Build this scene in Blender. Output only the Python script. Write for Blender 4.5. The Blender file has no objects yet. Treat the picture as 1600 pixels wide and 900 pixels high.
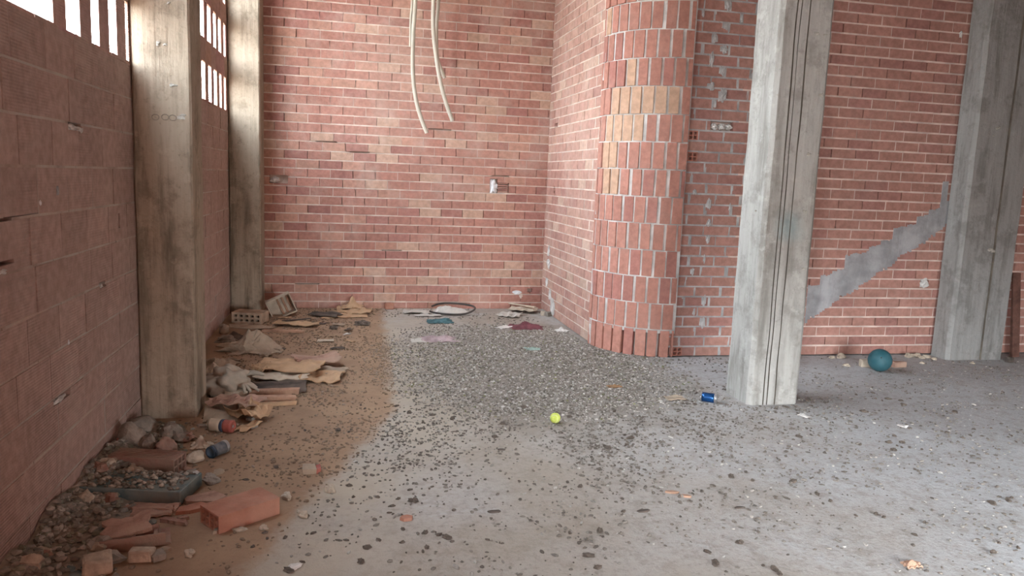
import bpy, math, random
from mathutils import Vector, Matrix, noise as mn
R = random.Random(7)
PI = math.pi
scn = bpy.context.scene
COL = scn.collection

# ------------------------------------------------------------------ camera
F_PX, PITCH, ROLL, YAW, EYE = 1192.5, math.radians(8.11), math.radians(2.31), math.radians(12.2), 1.52
fwd = Vector((math.sin(YAW) * math.cos(PITCH), math.cos(YAW) * math.cos(PITCH), -math.sin(PITCH)))
rgt0 = Vector((math.cos(YAW), -math.sin(YAW), 0))
up0 = rgt0.cross(fwd)
rgt = rgt0 * math.cos(ROLL) + up0 * math.sin(ROLL)
upv = -rgt0 * math.sin(ROLL) + up0 * math.cos(ROLL)
cam_d = bpy.data.cameras.new('camera')
cam_d.sensor_width = 36
cam_d.lens = F_PX / 1600 * 36
cam_d.clip_start = 0.05
cam = bpy.data.objects.new('camera', cam_d)
COL.objects.link(cam)
m = Matrix((rgt, upv, -fwd)).transposed().to_4x4()
m.translation = (0, 0, EYE)
cam.matrix_world = m
scn.camera = cam

def ray(px, py):
    return rgt * ((px - 800) / F_PX) + upv * ((450 - py) / F_PX) + fwd
def at(px, py, z=0.0):                      # the point at height z seen at this place in the photo
    d = ray(px, py); t = (z - EYE) / d.z
    return Vector((d.x * t, d.y * t, z))
def on_x(px, py, x):
    d = ray(px, py); t = x / d.x
    return Vector((x, d.y * t, EYE + d.z * t))
def on_y(px, py, y):
    d = ray(px, py); t = y / d.y
    return Vector((d.x * t, y, EYE + d.z * t))
def seg(a, b, z=0.0):                       # centre, angle, length of a floor segment
    A, B = at(*a, z), at(*b, z); d = B - A
    return (A + B) / 2, math.atan2(d.y, d.x), d.length

# ------------------------------------------------------------------ materials
def new_mat(name):
    mt = bpy.data.materials.new(name); mt.use_nodes = True
    nt = mt.node_tree; b = nt.nodes['Principled BSDF']
    return mt, nt, b
class N:
    def __init__(s, nt): s.nt = nt
    def n(s, t, **kw):
        nd = s.nt.nodes.new(t)
        for k, v in kw.items(): setattr(nd, k, v)
        return nd
    def l(s, a, b): s.nt.links.new(a, b)
    def noise(s, vec, scale, detail=4, rough=.6):
        nd = s.n('ShaderNodeTexNoise'); s.l(vec, nd.inputs['Vector'])
        nd.inputs['Scale'].default_value = scale; nd.inputs['Detail'].default_value = detail
        nd.inputs['Roughness'].default_value = rough
        return nd.outputs['Fac']
    def ramp(s, fac, lo, hi, a=0.0, b=1.0):
        nd = s.n('ShaderNodeMapRange', interpolation_type='SMOOTHSTEP'); s.l(fac, nd.inputs['Value'])
        for i, v in zip(('From Min', 'From Max', 'To Min', 'To Max'), (lo, hi, a, b)): nd.inputs[i].default_value = v
        return nd.outputs[0]
    def mix(s, fac, a, b, blend='MIX'):
        nd = s.n('ShaderNodeMix', data_type='RGBA', blend_type=blend)
        if isinstance(fac, (int, float)): nd.inputs[0].default_value = fac
        else: s.l(fac, nd.inputs[0])
        for i, v in ((6, a), (7, b)):
            if isinstance(v, (tuple, list)): nd.inputs[i].default_value = (*v[:3], 1)
            else: s.l(v, nd.inputs[i])
        return nd.outputs[2]
    def math(s, op, a, b=None, c=None):
        nd = s.n('ShaderNodeMath', operation=op)
        for i, v in enumerate((a, b, c)):
            if v is None: continue
            if isinstance(v, (int, float)): nd.inputs[i].default_value = v
            else: s.l(v, nd.inputs[i])
        return nd.outputs[0]
    def bump(s, h, strength, dist, bsdf):
        nd = s.n('ShaderNodeBump'); nd.inputs['Strength'].default_value = strength
        nd.inputs['Distance'].default_value = dist; s.l(h, nd.inputs['Height']); s.l(nd.outputs[0], bsdf.inputs['Normal'])

def M(name, col, rough=.9, var=.35, scale=10, bump=.3, bscale=60, metal=0.0, dust=0.0, dcol=(.33, .25, .18), dscale=7, attr=False, spec=.3):
    mt, nt, b = new_mat(name); g = N(nt)
    tc = g.n('ShaderNodeTexCoord').outputs['Object']
    f = g.noise(tc, scale)
    base = col
    if attr:
        an = g.n('ShaderNodeAttribute', attribute_name='Col'); base = an.outputs['Color']
    v = g.ramp(f, .3, .7, 1 - var, 1 + var * .6)
    cv = g.n('ShaderNodeCombineColor'); [g.l(v, cv.inputs[i]) for i in range(3)]
    c = g.mix(1.0, base, cv.outputs[0], 'MULTIPLY')
    if dust > 0:
        c = g.mix(g.math('MULTIPLY', g.ramp(g.noise(tc, dscale, 6), .35, .65), dust), c, dcol)
    g.l(c, b.inputs['Base Color'])
    b.inputs['Roughness'].default_value = rough; b.inputs['Metallic'].default_value = metal
    b.inputs['Specular IOR Level'].default_value = spec
    if bump: g.bump(g.noise(tc, bscale, 5), bump, .01, b)
    return mt

def brick_mat(name, smear=.35, ribs=False):
    mt, nt, b = new_mat(name); g = N(nt)
    tc = g.n('ShaderNodeTexCoord').outputs['Object']
    an = g.n('ShaderNodeAttribute', attribute_name='Col').outputs['Color']
    v = g.ramp(g.noise(tc, 22, 6), .3, .7, .84, 1.12)
    cv = g.n('ShaderNodeCombineColor'); [g.l(v, cv.inputs[i]) for i in range(3)]
    c = g.mix(1.0, an, cv.outputs[0], 'MULTIPLY')
    sm = g.math('MULTIPLY', g.ramp(g.noise(tc, 2.6, 7, .68), .46, .72), smear)
    c = g.mix(sm, c, (.52, .41, .35))
    g.l(c, b.inputs['Base Color']); b.inputs['Roughness'].default_value = .92
    b.inputs['Specular IOR Level'].default_value = .2
    h = g.noise(tc, 70, 4)
    if ribs:
        sx = g.n('ShaderNodeSeparateXYZ'); g.l(tc, sx.inputs[0])
        w = g.math('SINE', g.math('MULTIPLY', sx.outputs['Z'], 2 * PI / .0125))
        w = g.math('MULTIPLY', w, g.ramp(g.noise(tc, 2.2, 5), .4, .6, .05, .45))
        h = g.math('ADD', h, w)
        g.bump(h, .7, .004, b)
    else:
        g.bump(h, .5, .004, b)
    return mt

def concrete_mat(name, base=(.37, .34, .29), dark=(.17, .15, .12), stain=.6, spot=None):
    mt, nt, b = new_mat(name); g = N(nt)
    tc = g.n('ShaderNodeTexCoord').outputs['Object']
    mp = g.n('ShaderNodeMapping'); g.l(tc, mp.inputs[0]); mp.inputs['Scale'].default_value = (6, 6, .9)
    f1 = g.noise(mp.outputs[0], 1.6, 7, .65)
    mp2 = g.n('ShaderNodeMapping'); g.l(tc, mp2.inputs[0]); mp2.inputs['Scale'].default_value = (30, 30, 1.2)
    f2 = g.noise(mp2.outputs[0], 1.0, 5, .6)
    c = g.mix(g.math('MULTIPLY', g.ramp(f1, .45, .7), stain), base, dark)
    c = g.mix(g.ramp(f2, .42, .75, 0, .35), c, (base[0] * 1.35, base[1] * 1.35, base[2] * 1.35))
    c = g.mix(g.ramp(g.noise(tc, 40, 6), .55, .8, 0, .4), c, dark)
    c = g.mix(g.ramp(g.noise(tc, 5, 8, .7), .48, .64, 0, .5), c, dark)
    c = g.mix(g.ramp(g.noise(tc, 8, 7, .7), .56, .68, 0, .5), c, (base[0] * 1.3, base[1] * 1.3, base[2] * 1.3))
    if spot:                                 # an old paint stain of its own
        loc, rad, scol, amt = spot
        vm = g.n('ShaderNodeVectorMath', operation='DISTANCE'); g.l(tc, vm.inputs[0]); vm.inputs[1].default_value = loc
        d = g.math('ADD', vm.outputs['Value'], g.math('MULTIPLY', g.noise(tc, 9, 6), rad * .9))
        c = g.mix(g.ramp(d, rad * .5, rad * 1.45, amt, 0), c, scol)
    g.l(c, b.inputs['Base Color']); b.inputs['Roughness'].default_value = .88
    b.inputs['Specular IOR Level'].default_value = .25
    g.bump(g.math('ADD', g.noise(tc, 25, 6), g.math('MULTIPLY', f2, 1.2)), .45, .012, b)
    return mt

def floor_mat():
    mt, nt, b = new_mat('dusty_concrete_floor'); g = N(nt)
    tc = g.n('ShaderNodeTexCoord').outputs['Object']
    sx = g.n('ShaderNodeSeparateXYZ'); g.l(tc, sx.inputs[0]); X, Y = sx.outputs['X'], sx.outputs['Y']
    big = g.noise(tc, .8, 5, .6); mid = g.noise(tc, 3.2, 7, .65); fine = g.noise(tc, 30, 6, .7)
    c = g.mix(g.ramp(big, .38, .62), (.33, .288, .243), (.385, .362, .338))
    c = g.mix(g.ramp(g.math('ADD', X, g.math('MULTIPLY', big, 2.0)), 2.5, 4.1, 0, .75), c, (.44, .455, .475))  # cool skylight on the right side, painted in as a paler, bluer slab
    c = g.mix(g.ramp(mid, .52, .72, 0, .45), c, (.33, .29, .25))
    c = g.mix(g.ramp(g.noise(tc, 1.7, 6, .7), .56, .72, 0, .6), c, (.45, .46, .475))
    c = g.mix(g.ramp(fine, .48, .70, 0, .6), c, (.20, .175, .15))
    c = g.mix(g.ramp(g.noise(tc, 9, 7, .75), .48, .64, 0, .55), c, (.245, .215, .18))
    vd = g.n('ShaderNodeMapping'); g.l(tc, vd.inputs[0]); vd.inputs['Location'].default_value = (-1.45 / 1.3, -6.0 / 1.7, 0); vd.inputs['Scale'].default_value = (1 / 1.3, 1 / 1.7, 0)
    vl = g.n('ShaderNodeVectorMath', operation='LENGTH'); g.l(vd.outputs[0], vl.inputs[0])
    silt = g.math('ADD', vl.outputs['Value'], g.math('MULTIPLY', g.math('SUBTRACT', mid, .5), 1.1))
    c = g.mix(g.ramp(silt, .55, 1.25, .85, 0), c, (.205, .182, .155))
    # brown shade beside the left wall, painted into the slab colour
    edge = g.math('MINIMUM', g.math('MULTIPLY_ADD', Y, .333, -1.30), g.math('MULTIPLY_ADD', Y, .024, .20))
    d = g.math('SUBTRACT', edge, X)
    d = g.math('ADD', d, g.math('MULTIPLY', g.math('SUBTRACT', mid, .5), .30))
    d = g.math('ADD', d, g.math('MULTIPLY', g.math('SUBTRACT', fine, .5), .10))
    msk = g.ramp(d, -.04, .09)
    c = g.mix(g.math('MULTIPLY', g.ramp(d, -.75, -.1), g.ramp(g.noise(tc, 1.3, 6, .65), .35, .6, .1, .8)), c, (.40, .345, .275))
    shade_brown = g.mix(g.ramp(mid, .35, .65), (.25, .158, .10), (.32, .21, .132))
    shade_brown = g.mix(g.ramp(fine, .5, .75, 0, .5), shade_brown, (.19, .12, .08))
    c = g.mix(g.math('MULTIPLY', msk, .92), c, shade_brown)
    g.l(c, b.inputs['Base Color']); b.inputs['Roughness'].default_value = .9
    b.inputs['Specular IOR Level'].default_value = .25
    h = g.math('ADD', g.math('MULTIPLY', mid, .7), g.noise(tc, 55, 6, .7))
    g.bump(h, .55, .012, b)
    return mt

MT = {}
MT['brick'] = brick_mat('red_brick', .40)
MT['brick_r'] = brick_mat('red_brick_clean', .12)
MT['brick_i'] = brick_mat('red_brick_pale', .45)
MT['block'] = brick_mat('hollow_clay_block', .30, ribs=True)
MT['mortar'] = M('mortar_pink', (.60, .50, .43), var=.25, scale=6, bump=.5, bscale=40)
MT['mortar_r'] = M('mortar_brown', (.60, .48, .425), var=.25, scale=6, bump=.5, bscale=40)
MT['mortar_g'] = M('mortar_grey', (.56, .55, .53), var=.3, scale=6, bump=.6, bscale=40)
MT['mortar_b'] = M('block_mortar', (.39, .29, .24), var=.3, scale=5, bump=.5, bscale=40, dust=.8, dcol=(.43, .40, .36), dscale=3)
MT['mortar_t'] = M('mortar_bluish', (.42, .415, .41), var=.3, scale=6, bump=.6, bscale=40)
MT['cement'] = M('grey_cement', (.33, .33, .34), var=.3, scale=5, bump=.6, bscale=25)
MT['plaster'] = M('white_plaster', (.72, .74, .76), var=.2, scale=20, bump=.6, bscale=50)
MT['slab'] = M('ceiling_concrete', (.42, .40, .37), var=.2, scale=2)
MT['conc_l'] = concrete_mat('column_concrete_brown', (.335, .28, .215), (.14, .115, .082), .95)
MT['conc_c'] = concrete_mat('column_concrete_grey', (.345, .34, .32), (.165, .158, .142), .8, ((0, -.17, 1.27), .16, (.20, .28, .29), .6))
MT['conc_r'] = concrete_mat('pilaster_concrete', (.275, .275, .268), (.145, .14, .132), .75)
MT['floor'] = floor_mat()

# ------------------------------------------------------------------ mesh builder
class MB:
    def __init__(s): s.v = []; s.f = []; s.c = []; s.mi = []; s.sm = []
    def add(s, vs, fs, col=(1, 1, 1), mi=0, smooth=False):
        o = len(s.v); s.v += [tuple(p) for p in vs]
        for f in fs: s.f.append([i + o for i in f]); s.c.append(col); s.mi.append(mi); s.sm.append(smooth)
    def box(s, x0, x1, y0, y1, z0, z1, col=(1, 1, 1), mi=0, T=None, j=0.0, bev=0.0):
        if bev:
            return s.bevbox(x0, x1, y0, y1, z0, z1, bev, col, mi, T)
        vs = [Vector((x, y, z)) for z in (z0, z1) for y in (y0, y1) for x in (x0, x1)]
        if j: vs = [p + Vector((R.uniform(-j, j), R.uniform(-j, j), R.uniform(-j, j))) for p in vs]
        if T: vs = [T(p) for p in vs]
        s.add(vs, [(0, 2, 3, 1), (4, 5, 7, 6), (0, 1, 5, 4), (2, 6, 7, 3), (0, 4, 6, 2), (1, 3, 7, 5)], col, mi)
    def bevbox(s, x0, x1, y0, y1, z0, z1, b, col, mi, T):
        # chamfered box as the hull of shrunken faces
        X, Y, Z = (x0, x1), (y0, y1), (z0, z1); vs = []; idx = {}
        def p(ix, iy, iz, ax):
            k = (ix, iy, iz, ax)
            if k not in idx:
                q = [X[ix], Y[iy], Z[iz]]
                for a, i in enumerate((ix, iy, iz)):
                    if a != ax: q[a] += b if i == 0 else -b
                idx[k] = len(vs); vs.append(Vector(q) if not T else T(Vector(q)))
            return idx[k]
        fs = []
        for ax in range(3):
            o1, o2 = [a for a in range(3) if a != ax]
            for sd in (0, 1):
                loop = []
                for a, c in ((0, 0), (1, 0), (1, 1), (0, 1)):
                    t = [0, 0, 0]; t[ax] = sd; t[o1] = a; t[o2] = c; loop.append(p(*t, ax))
                flip = (sd == 0) ^ (ax == 1)
                fs.append(loop[::-1] if flip else loop)
        for a1 in range(3):                  # edges
            for a2 in range(a1 + 1, 3):
                a3 = 3 - a1 - a2
                for i in (0, 1):
                    for k in (0, 1):
                        def t(e, ax):
                            q = [0, 0, 0]; q[a1] = i; q[a2] = k; q[a3] = e; return p(*q, ax)
                        fs.append([t(0, a1), t(1, a1), t(1, a2), t(0, a2)])
        for i in (0, 1):
            for k in (0, 1):
                for q in (0, 1): fs.append([p(i, k, q, 0), p(i, k, q, 1), p(i, k, q, 2)])
        s.add(vs, fs, col, mi)
    def tube(s, pts, r, n=10, col=(1, 1, 1), hollow=None, cap=True, mi=0, smooth=True):
        pts = [Vector(p) for p in pts]; rings = []
        rr = r if callable(r) else (lambda t: r)
        prev = None
        for i, p in enumerate(pts):
            d = (pts[min(i + 1, len(pts) - 1)] - pts[max(i - 1, 0)]).normalized()
            a = prev - d * prev.dot(d) if prev is not None else d.orthogonal()
            a.normalize(); prev = a; bb = d.cross(a)
            q = rr(i / (len(pts) - 1))
            rings.append([p + (a * math.cos(2 * PI * k / n) + bb * math.sin(2 * PI * k / n)) * q for k in range(n)])
        vs = [v for rg in rings for v in rg]
        fs = [(i * n + k, i * n + (k + 1) % n, (i + 1) * n + (k + 1) % n, (i + 1) * n + k) for i in range(len(pts) - 1) for k in range(n)]
        s.add(vs, fs, col, mi, smooth)
        if hollow:
            s.tube([p for p in pts[-4:]][::-1], hollow, n, col, cap=False, mi=mi)
            o = [v for v in rings[-1]]; c = pts[-1]; inn = [c + (v - c) * (hollow / rr(1)) for v in o]
            s.add(o + inn, [(k, (k + 1) % n, n + (k + 1) % n, n + k) for k in range(n)], col, mi)
        elif cap:
            s.add(rings[-1], [tuple(range(n))], col, mi)
        if cap: s.add(rings[0], [tuple(range(n - 1, -1, -1))], col, mi)
    def lathe(s, prof, n=28, col=(1, 1, 1), T=None, smooth=True):
        vs = []; fs = []
        for r_, z in prof:
            for k in range(n):
                p = Vector((r_ * math.cos(2 * PI * k / n), r_ * math.sin(2 * PI * k / n), z)); vs.append(T(p) if T else p)
        for i in range(len(prof) - 1):
            for k in range(n): fs.append((i * n + k, i * n + (k + 1) % n, (i + 1) * n + (k + 1) % n, (i + 1) * n + k))
        s.add(vs, fs, col, 0, smooth)
        for e, fl in ((0, 1), (len(prof) - 1, 0)):
            if prof[e][0] > 1e-5:
                lp = [e * n + k for k in range(n)]; s.f.append([len(s.v) - len(vs) + q for q in (lp[::-1] if fl else lp)])
                s.c.append(col); s.mi.append(0); s.sm.append(False)
    def rock(s, sx, sy, sz, seed, ctr=(0, 0, 0), rough=.35, sub=2, col=(1, 1, 1), T=None, freq=1.6, flat=True, smooth=False):
        V, Fc = ICO[sub]; off = Vector((seed * 3.17, seed * 1.31, seed * .77)); vs = []
        for p in V:
            d = 1 + rough * (mn.noise(p * freq + off) * 1.4 + .45 * mn.noise(p * freq * 2.7 + off))
            q = p * d
            if flat and q.z < -.55: q.z = -.55
            q = Vector((q.x * sx, q.y * sy, (q.z + .55 if flat else q.z) * sz)) + Vector(ctr)
            vs.append(T(q) if T else q)
        s.add(vs, Fc, col, 0, smooth)
    def sheet(s, w, l, nx, ny, hf, t=.003, out=None, col=(1, 1, 1), smooth=True):
        """a thin solid sheet; hf(u,v) height, out(u,v) -> xy offset"""
        top = []
        for j_ in range(ny + 1):
            for i in range(nx + 1):
                u, v = i / nx, j_ / ny; x, y = (u - .5) * w, (v - .5) * l
                if out: dx, dy = out(u, v); x += dx; y += dy
                top.append(Vector((x, y, hf(u, v))))
        mz = min(p.z for p in top); top = [p - Vector((0, 0, mz - t)) for p in top]
        bot = [p - Vector((0, 0, t)) for p in top]; n = len(top); W = nx + 1
        fs = []
        for j_ in range(ny):
            for i in range(nx):
                a = j_ * W + i; fs.append((a, a + 1, a + 1 + W, a + W)); fs.append((n + a, n + a + W, n + a + 1 + W, n + a + 1))
        s.add(top + bot, fs, col, 0, smooth)
        rim = [i for i in range(W)] + [j_ * W + nx for j_ in range(1, ny + 1)] + [ny * W + i for i in range(nx - 1, -1, -1)] + [j_ * W for j_ in range(ny - 1, 0, -1)]
        o = len(s.v) - 2 * n
        for k in range(len(rim)):
            a, b = rim[k], rim[(k + 1) % len(rim)]
            s.f.append([o + a, o + n + a, o + n + b, o + b]); s.c.append(col); s.mi.append(0); s.sm.append(False)
    def build(s, name, mats, parent=None, loc=None, rot=None):
        me = bpy.data.meshes.new(name); me.from_pydata(s.v, [], s.f)
        if not isinstance(mats, (list, tuple)): mats = [mats]
        for mm in mats: me.materials.append(MT[mm] if isinstance(mm, str) else mm)
        at_ = me.attributes.new('Col', 'FLOAT_COLOR', 'FACE')
        at_.data.foreach_set('color', [q for c in s.c for q in (c[0], c[1], c[2], 1)])
        me.polygons.foreach_set('material_index', s.mi)
        me.polygons.foreach_set('use_smooth', s.sm)
        me.update()
        o = bpy.data.objects.new(name, me); COL.objects.link(o)
        if parent: o.parent = parent
        if loc is not None: o.location = loc
        if rot is not None: o.rotation_euler = rot if isinstance(rot, (tuple, list)) else (0, 0, rot)
        return o

def _ico(sub):
    t = (1 + 5 ** .5) / 2
    V = [Vector(p).normalized() for p in ((-1, t, 0), (1, t, 0), (-1, -t, 0), (1, -t, 0), (0, -1, t), (0, 1, t), (0, -1, -t), (0, 1, -t), (t, 0, -1), (t, 0, 1), (-t, 0, -1), (-t, 0, 1))]
    Fc = [(0, 11, 5), (0, 5, 1), (0, 1, 7), (0, 7, 10), (0, 10, 11), (1, 5, 9), (5, 11, 4), (11, 10, 2), (10, 7, 6), (7, 1, 8), (3, 9, 4), (3, 4, 2), (3, 2, 6), (3, 6, 8), (3, 8, 9), (4, 9, 5), (2, 4, 11), (6, 2, 10), (8, 6, 7), (9, 8, 1)]
    for _ in range(sub):
        mem = {}; F2 = []
        def mid(a, b):
            k = (min(a, b), max(a, b))
            if k not in mem: mem[k] = len(V); V.append(((V[a] + V[b]) / 2).normalized())
            return mem[k]
        for a, b, c in Fc:
            x, y, z = mid(a, b), mid(b, c), mid(c, a); F2 += [(a, x, z), (b, y, x), (c, z, y), (x, y, z)]
        Fc = F2
    return V, Fc
ICO = [_ico(k) for k in range(4)]

def struct(o): o['kind'] = 'structure'; return o
def tag(o, label, cat, group=None, kind=None):
    o['label'] = label; o['category'] = cat
    if group: o['group'] = group
    if kind: o['kind'] = kind
    return o
def empty(name, loc, rz=0, rot=None):
    o = bpy.data.objects.new(name, None); o.empty_display_size = .05; COL.objects.link(o)
    o.location = loc; o.rotation_euler = rot if rot else (0, 0, rz)
    return o

# ------------------------------------------------------------------ walls
def cut(rects, holes):
    for h in holes:
        out = []
        for r in rects:
            u0, u1, v0, v1 = r
            a0, a1, b0, b1 = max(u0, h[0]), min(u1, h[1]), max(v0, h[2]), min(v1, h[3])
            if a0 >= a1 or b0 >= b1: out.append(r); continue
            if v0 < b0: out.append((u0, u1, v0, b0))
            if b1 < v1: out.append((u0, u1, b1, v1))
            if u0 < a0: out.append((u0, a0, b0, b1))
            if a1 < u1: out.append((a1, u1, b0, b1))
        rects = out
    return rects

def red(x, y, z, pale=.0, dull=.22, uni=0):
    k = R.random() * (.62 if uni else 1)
    if uni and R.random() < .2: k = .85
    if k < .62: c = (.40, .185, .140)
    elif k < .80: c = (.45, .235, .170)
    elif k < .92: c = (.355, .155, .125)
    else: c = (.48, .30, .215)
    v = R.uniform(.92, 1.08); c = [q * v for q in c]
    p = max(0, min(1, pale + .55 * mn.noise(Vector((x * .9, y * .9, z * 1.1)))))
    g = sum(c) / 3
    return tuple((q * (1 - dull) + g * dull) * (1 - p * .7) + t * p * .7 for q, t in zip(c, (.53, .385, .315)))

def brick_wall(name, org, U, Nn, length, height, course, phase, blen, bed, head, mats, colf, holes=(), open_j=(), off=0.0, fill=.5,
               depth=.05, thick=.14, bond=.5, jit=.0022, vis=None, bondrand=0.0, grey=0.0):
    org, U, Nn = Vector(org), Vector(U), Vector(Nn)
    T = lambda p: org + U * p.x + Vector((0, 0, p.z)) + Nn * p.y
    w = MB()
    for r in cut([(0, length, 0, height)], [(h[0], h[1], h[2], h[3]) for h in holes if len(h) > 4]):
        w.box(r[0], r[1], -thick, -depth, r[2], r[3], mi=1, T=T)
    k0 = -1 if phase > 0 else 0
    n = int((height - phase) / course) + 2
    for k in range(k0, n):
        v0 = phase + k * course + bed / 2; v1 = v0 + course - bed
        v0c, v1c = max(v0, 0), min(v1, height)
        if v1c - v0c < .01: continue
        u = -blen + (off + (bond if k % 2 else 0) + R.uniform(-bondrand, bondrand)) % 1.0 * blen
        while u < length:
            a, b = max(u + head / 2, 0), min(u + blen - head / 2, length)
            if b - a > .015:
                d = R.uniform(-jit, jit)
                c = colf(*T(Vector(((a + b) / 2, 0, (v0 + v1) / 2))))
                for r in cut([(a, b, v0c, v1c)], holes):
                    if r[1] - r[0] > .008 and r[3] - r[2] > .006:
                        w.box(r[0], r[1], -depth - .002, d, r[2], r[3], c, 0, T, j=.0012)
                if R.random() < fill or u < grey:
                    gx = R.uniform(.0, .012) if u < grey else 0
                    for r in cut([(b - .001 - gx, b + head + .001 + gx, v0c, v1c)], holes):
                        if r[1] < length: w.box(r[0], r[1], -depth, -R.uniform(.001, .005) + (.004 if gx else 0), r[2], r[3], mi=2 if u < grey else 1, T=T, j=.003 if gx else 0)
            u += blen
        z0 = phase + (k + 1) * course - bed / 2; z1 = z0 + bed
        if z1 < height and z0 > 0:
            u = 0.0
            while u < length:
                e = min(u + R.uniform(.12, .4), length)
                for r in cut([(u, e, z0 - .001, z1 + .001)], list(holes) + list(open_j)):
                    w.box(r[0], r[1], -depth, -R.uniform(.0, .0035), r[2], r[3], mi=2 if u < grey else 1, T=T, j=.0008)
                u = e
    return struct(w.build(name, mats))

WL, YB, XI, YR, HT = -1.22, 8.72, 2.25, 6.24, 4.7     # left wall, back wall, inner wall, right wall, ceiling
def sym(c, w, h): return (c[0] - w / 2, c[0] + w / 2, c[1] - h / 2, c[1] + h / 2)

# back wall
bu = lambda x: x - WL
q1 = on_y(773, 290, YB); q2 = on_y(434, 281, YB); q3 = on_y(787, 296, YB)
bh = [(bu(1.575), bu(1.665), 1.352, 1.515), (bu(1.665), bu(1.80), 1.36, 1.475), (bu(-.85), bu(-.66), 1.375, 1.465),
      (bu(2.07), bu(2.13), .20, .245)]
oj = []
for px, py, l in ((510, 222, .22), (562, 239, .22), (687, 206, .26), (612, 396, .22), (480, 447, .26), (782, 277, .2)):
    p = on_y(px, py, YB); zl = .076 + round((p.z - .076) / .098) * .098
    bh.append((bu(p.x) - l / 2, bu(p.x) + l / 2, zl - .004, zl + .014))
wall_back = brick_wall('wall_back', (WL, YB, 0), (1, 0, 0), (0, -1, 0), XI - WL + .16, HT, .098, .076, .2448, .013, .006, ['brick', 'mortar'],
    lambda x, y, z: red(x, y, z, .12 if (x < .9 and z > 1.5) else -.08, .12), bh, oj, off=.18, fill=.35, bondrand=.12)
# inner wall (side of the stair block)
wall_inner = brick_wall('wall_inner', (XI, 6.80, 0), (0, 1, 0), (-1, 0, 0), YB - 6.80 + .0, HT, .0961, .006, .2448, .012, .010, ['brick_i', 'mortar'],
    lambda x, y, z: red(x, y, z, .32), [sym((on_x(a, b, XI).y - 6.80, on_x(a, b, XI).z), c, d) for a, b, c, d in ((939, 184, .07, .065), (866, 293, .05, .03), (866, 300, .05, .03), (869, 196, .12, .05))], (), off=.3, fill=.9, bondrand=.12)
# right wall: toothed stretch beside the rounded corner, then the long plain stretch
ru = lambda x: x - 2.80
nic = on_y(1129, 198, YR); wh = on_y(1501, 54, YR); pat = on_y(1444, 443, YR)
tooth = []
zc = lambda z: .095 + round((z - .095) / .0908) * .0908
for px, py in ((1083, 212), (1082, 243), (1058, 549)):
    p = on_y(px, py, YR); tooth.append(p)
rh = [(ru(nic.x) - .115, ru(nic.x) + .10, zc(nic.z - .045) + .008, zc(nic.z - .045) + .083), sym((ru(pat.x), pat.z), .09, .075)]
for p in tooth:
    rh.append((max(ru(p.x) - .045, .01), ru(p.x) + .045, zc(p.z - .045) + .006, zc(p.z - .045) + .085))
wall_right = brick_wall('wall_right', (2.80, YR, 0), (1, 0, 0), (0, -1, 0), 6.2, HT, .0908, .095, .2448, .0145, .009, ['brick_r', 'mortar_r', 'mortar_t'],
    lambda x, y, z: red(x, y, z, -.45, .2, 1) if x > 3.3 else red(x, y, z, -.1, .2, 1), rh, (), off=.45, fill=.6, bondrand=.10, grey=.5)
# left wall of big hollow blocks, up to the pierced screens
lu = lambda y: y + .30
lh = []
for px, py, w_, h_ in ((117, 198, .17, .035), (98, 621, .20, .03), (8, 411, .16, .018), (8, 343, .12, .014), (186, 345, .02, .08), (205, 465, .015, .05), (160, 445, .1, .03)):
    p = on_x(px, py, WL); lh.append(sym((lu(p.y), p.z), w_, h_))
wall_left = brick_wall('wall_left', (WL, -.30, 0), (0, 1, 0), (1, 0, 0), YB + .30, 2.085, .195, .13, .335, .010, .006, ['block', 'mortar_b'],
    lambda x, y, z: tuple(q * t for q, t in zip((.375, .268, .232), [R.uniform(.93, 1.07)] * 3)), lh, (), off=.1, fill=.75, thick=.14, jit=.003, bondrand=.25)

# pierced clay screens above the left wall: near bay and far bay
def screen(name, y0, y1, slots, rows, t):
    w = MB(); cc = lambda: tuple(q * R.uniform(.93, 1.07) for q in (.40, .25, .215))
    zs = [2.073] + [z for r in rows for z in r] + [HT]
    for i in range(0, len(zs), 2):
        if zs[i + 1] - zs[i] > .005:
            y = y0
            while y < y1:
                e = min(y + .25, y1); w.box(WL - t, WL + R.uniform(-.002, .002), y + .001, e - .001, zs[i], zs[i + 1], cc()); y = e
    for (za, zb), sl in zip(rows, slots):
        y = y0
        for a, b in sl + [(y1, None)]:
            if a - y > .004: w.box(WL - t, WL + R.uniform(-.002, .002), y, a, za, zb, cc())
            y = b
    return struct(w.build(name, ['block']))
near_lo = [(3.195, 3.655), (3.81, 3.985), (4.148, 4.268), (4.433, 4.553), (4.72, 4.782)]
far_lo = [(6.66, 6.80), (6.97, 7.125), (7.29, 7.435), (7.58, 7.725), (7.87, 8.0), (8.155, 8.265)]
rows3 = [(2.09, 2.405), (2.605, 2.915), (3.11, 3.42), (3.61, 3.92), (4.11, 4.42)]
screen('window_1', -.30, 4.95, [near_lo] + [[(3.5, 3.62)] + near_lo[1:]] * 4, rows3, .022)
screen('window_2', 4.95, YB, [[(5.3, 5.45), (5.6, 5.75), (5.95, 6.1)] + far_lo] * 5, rows3, .02)

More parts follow.
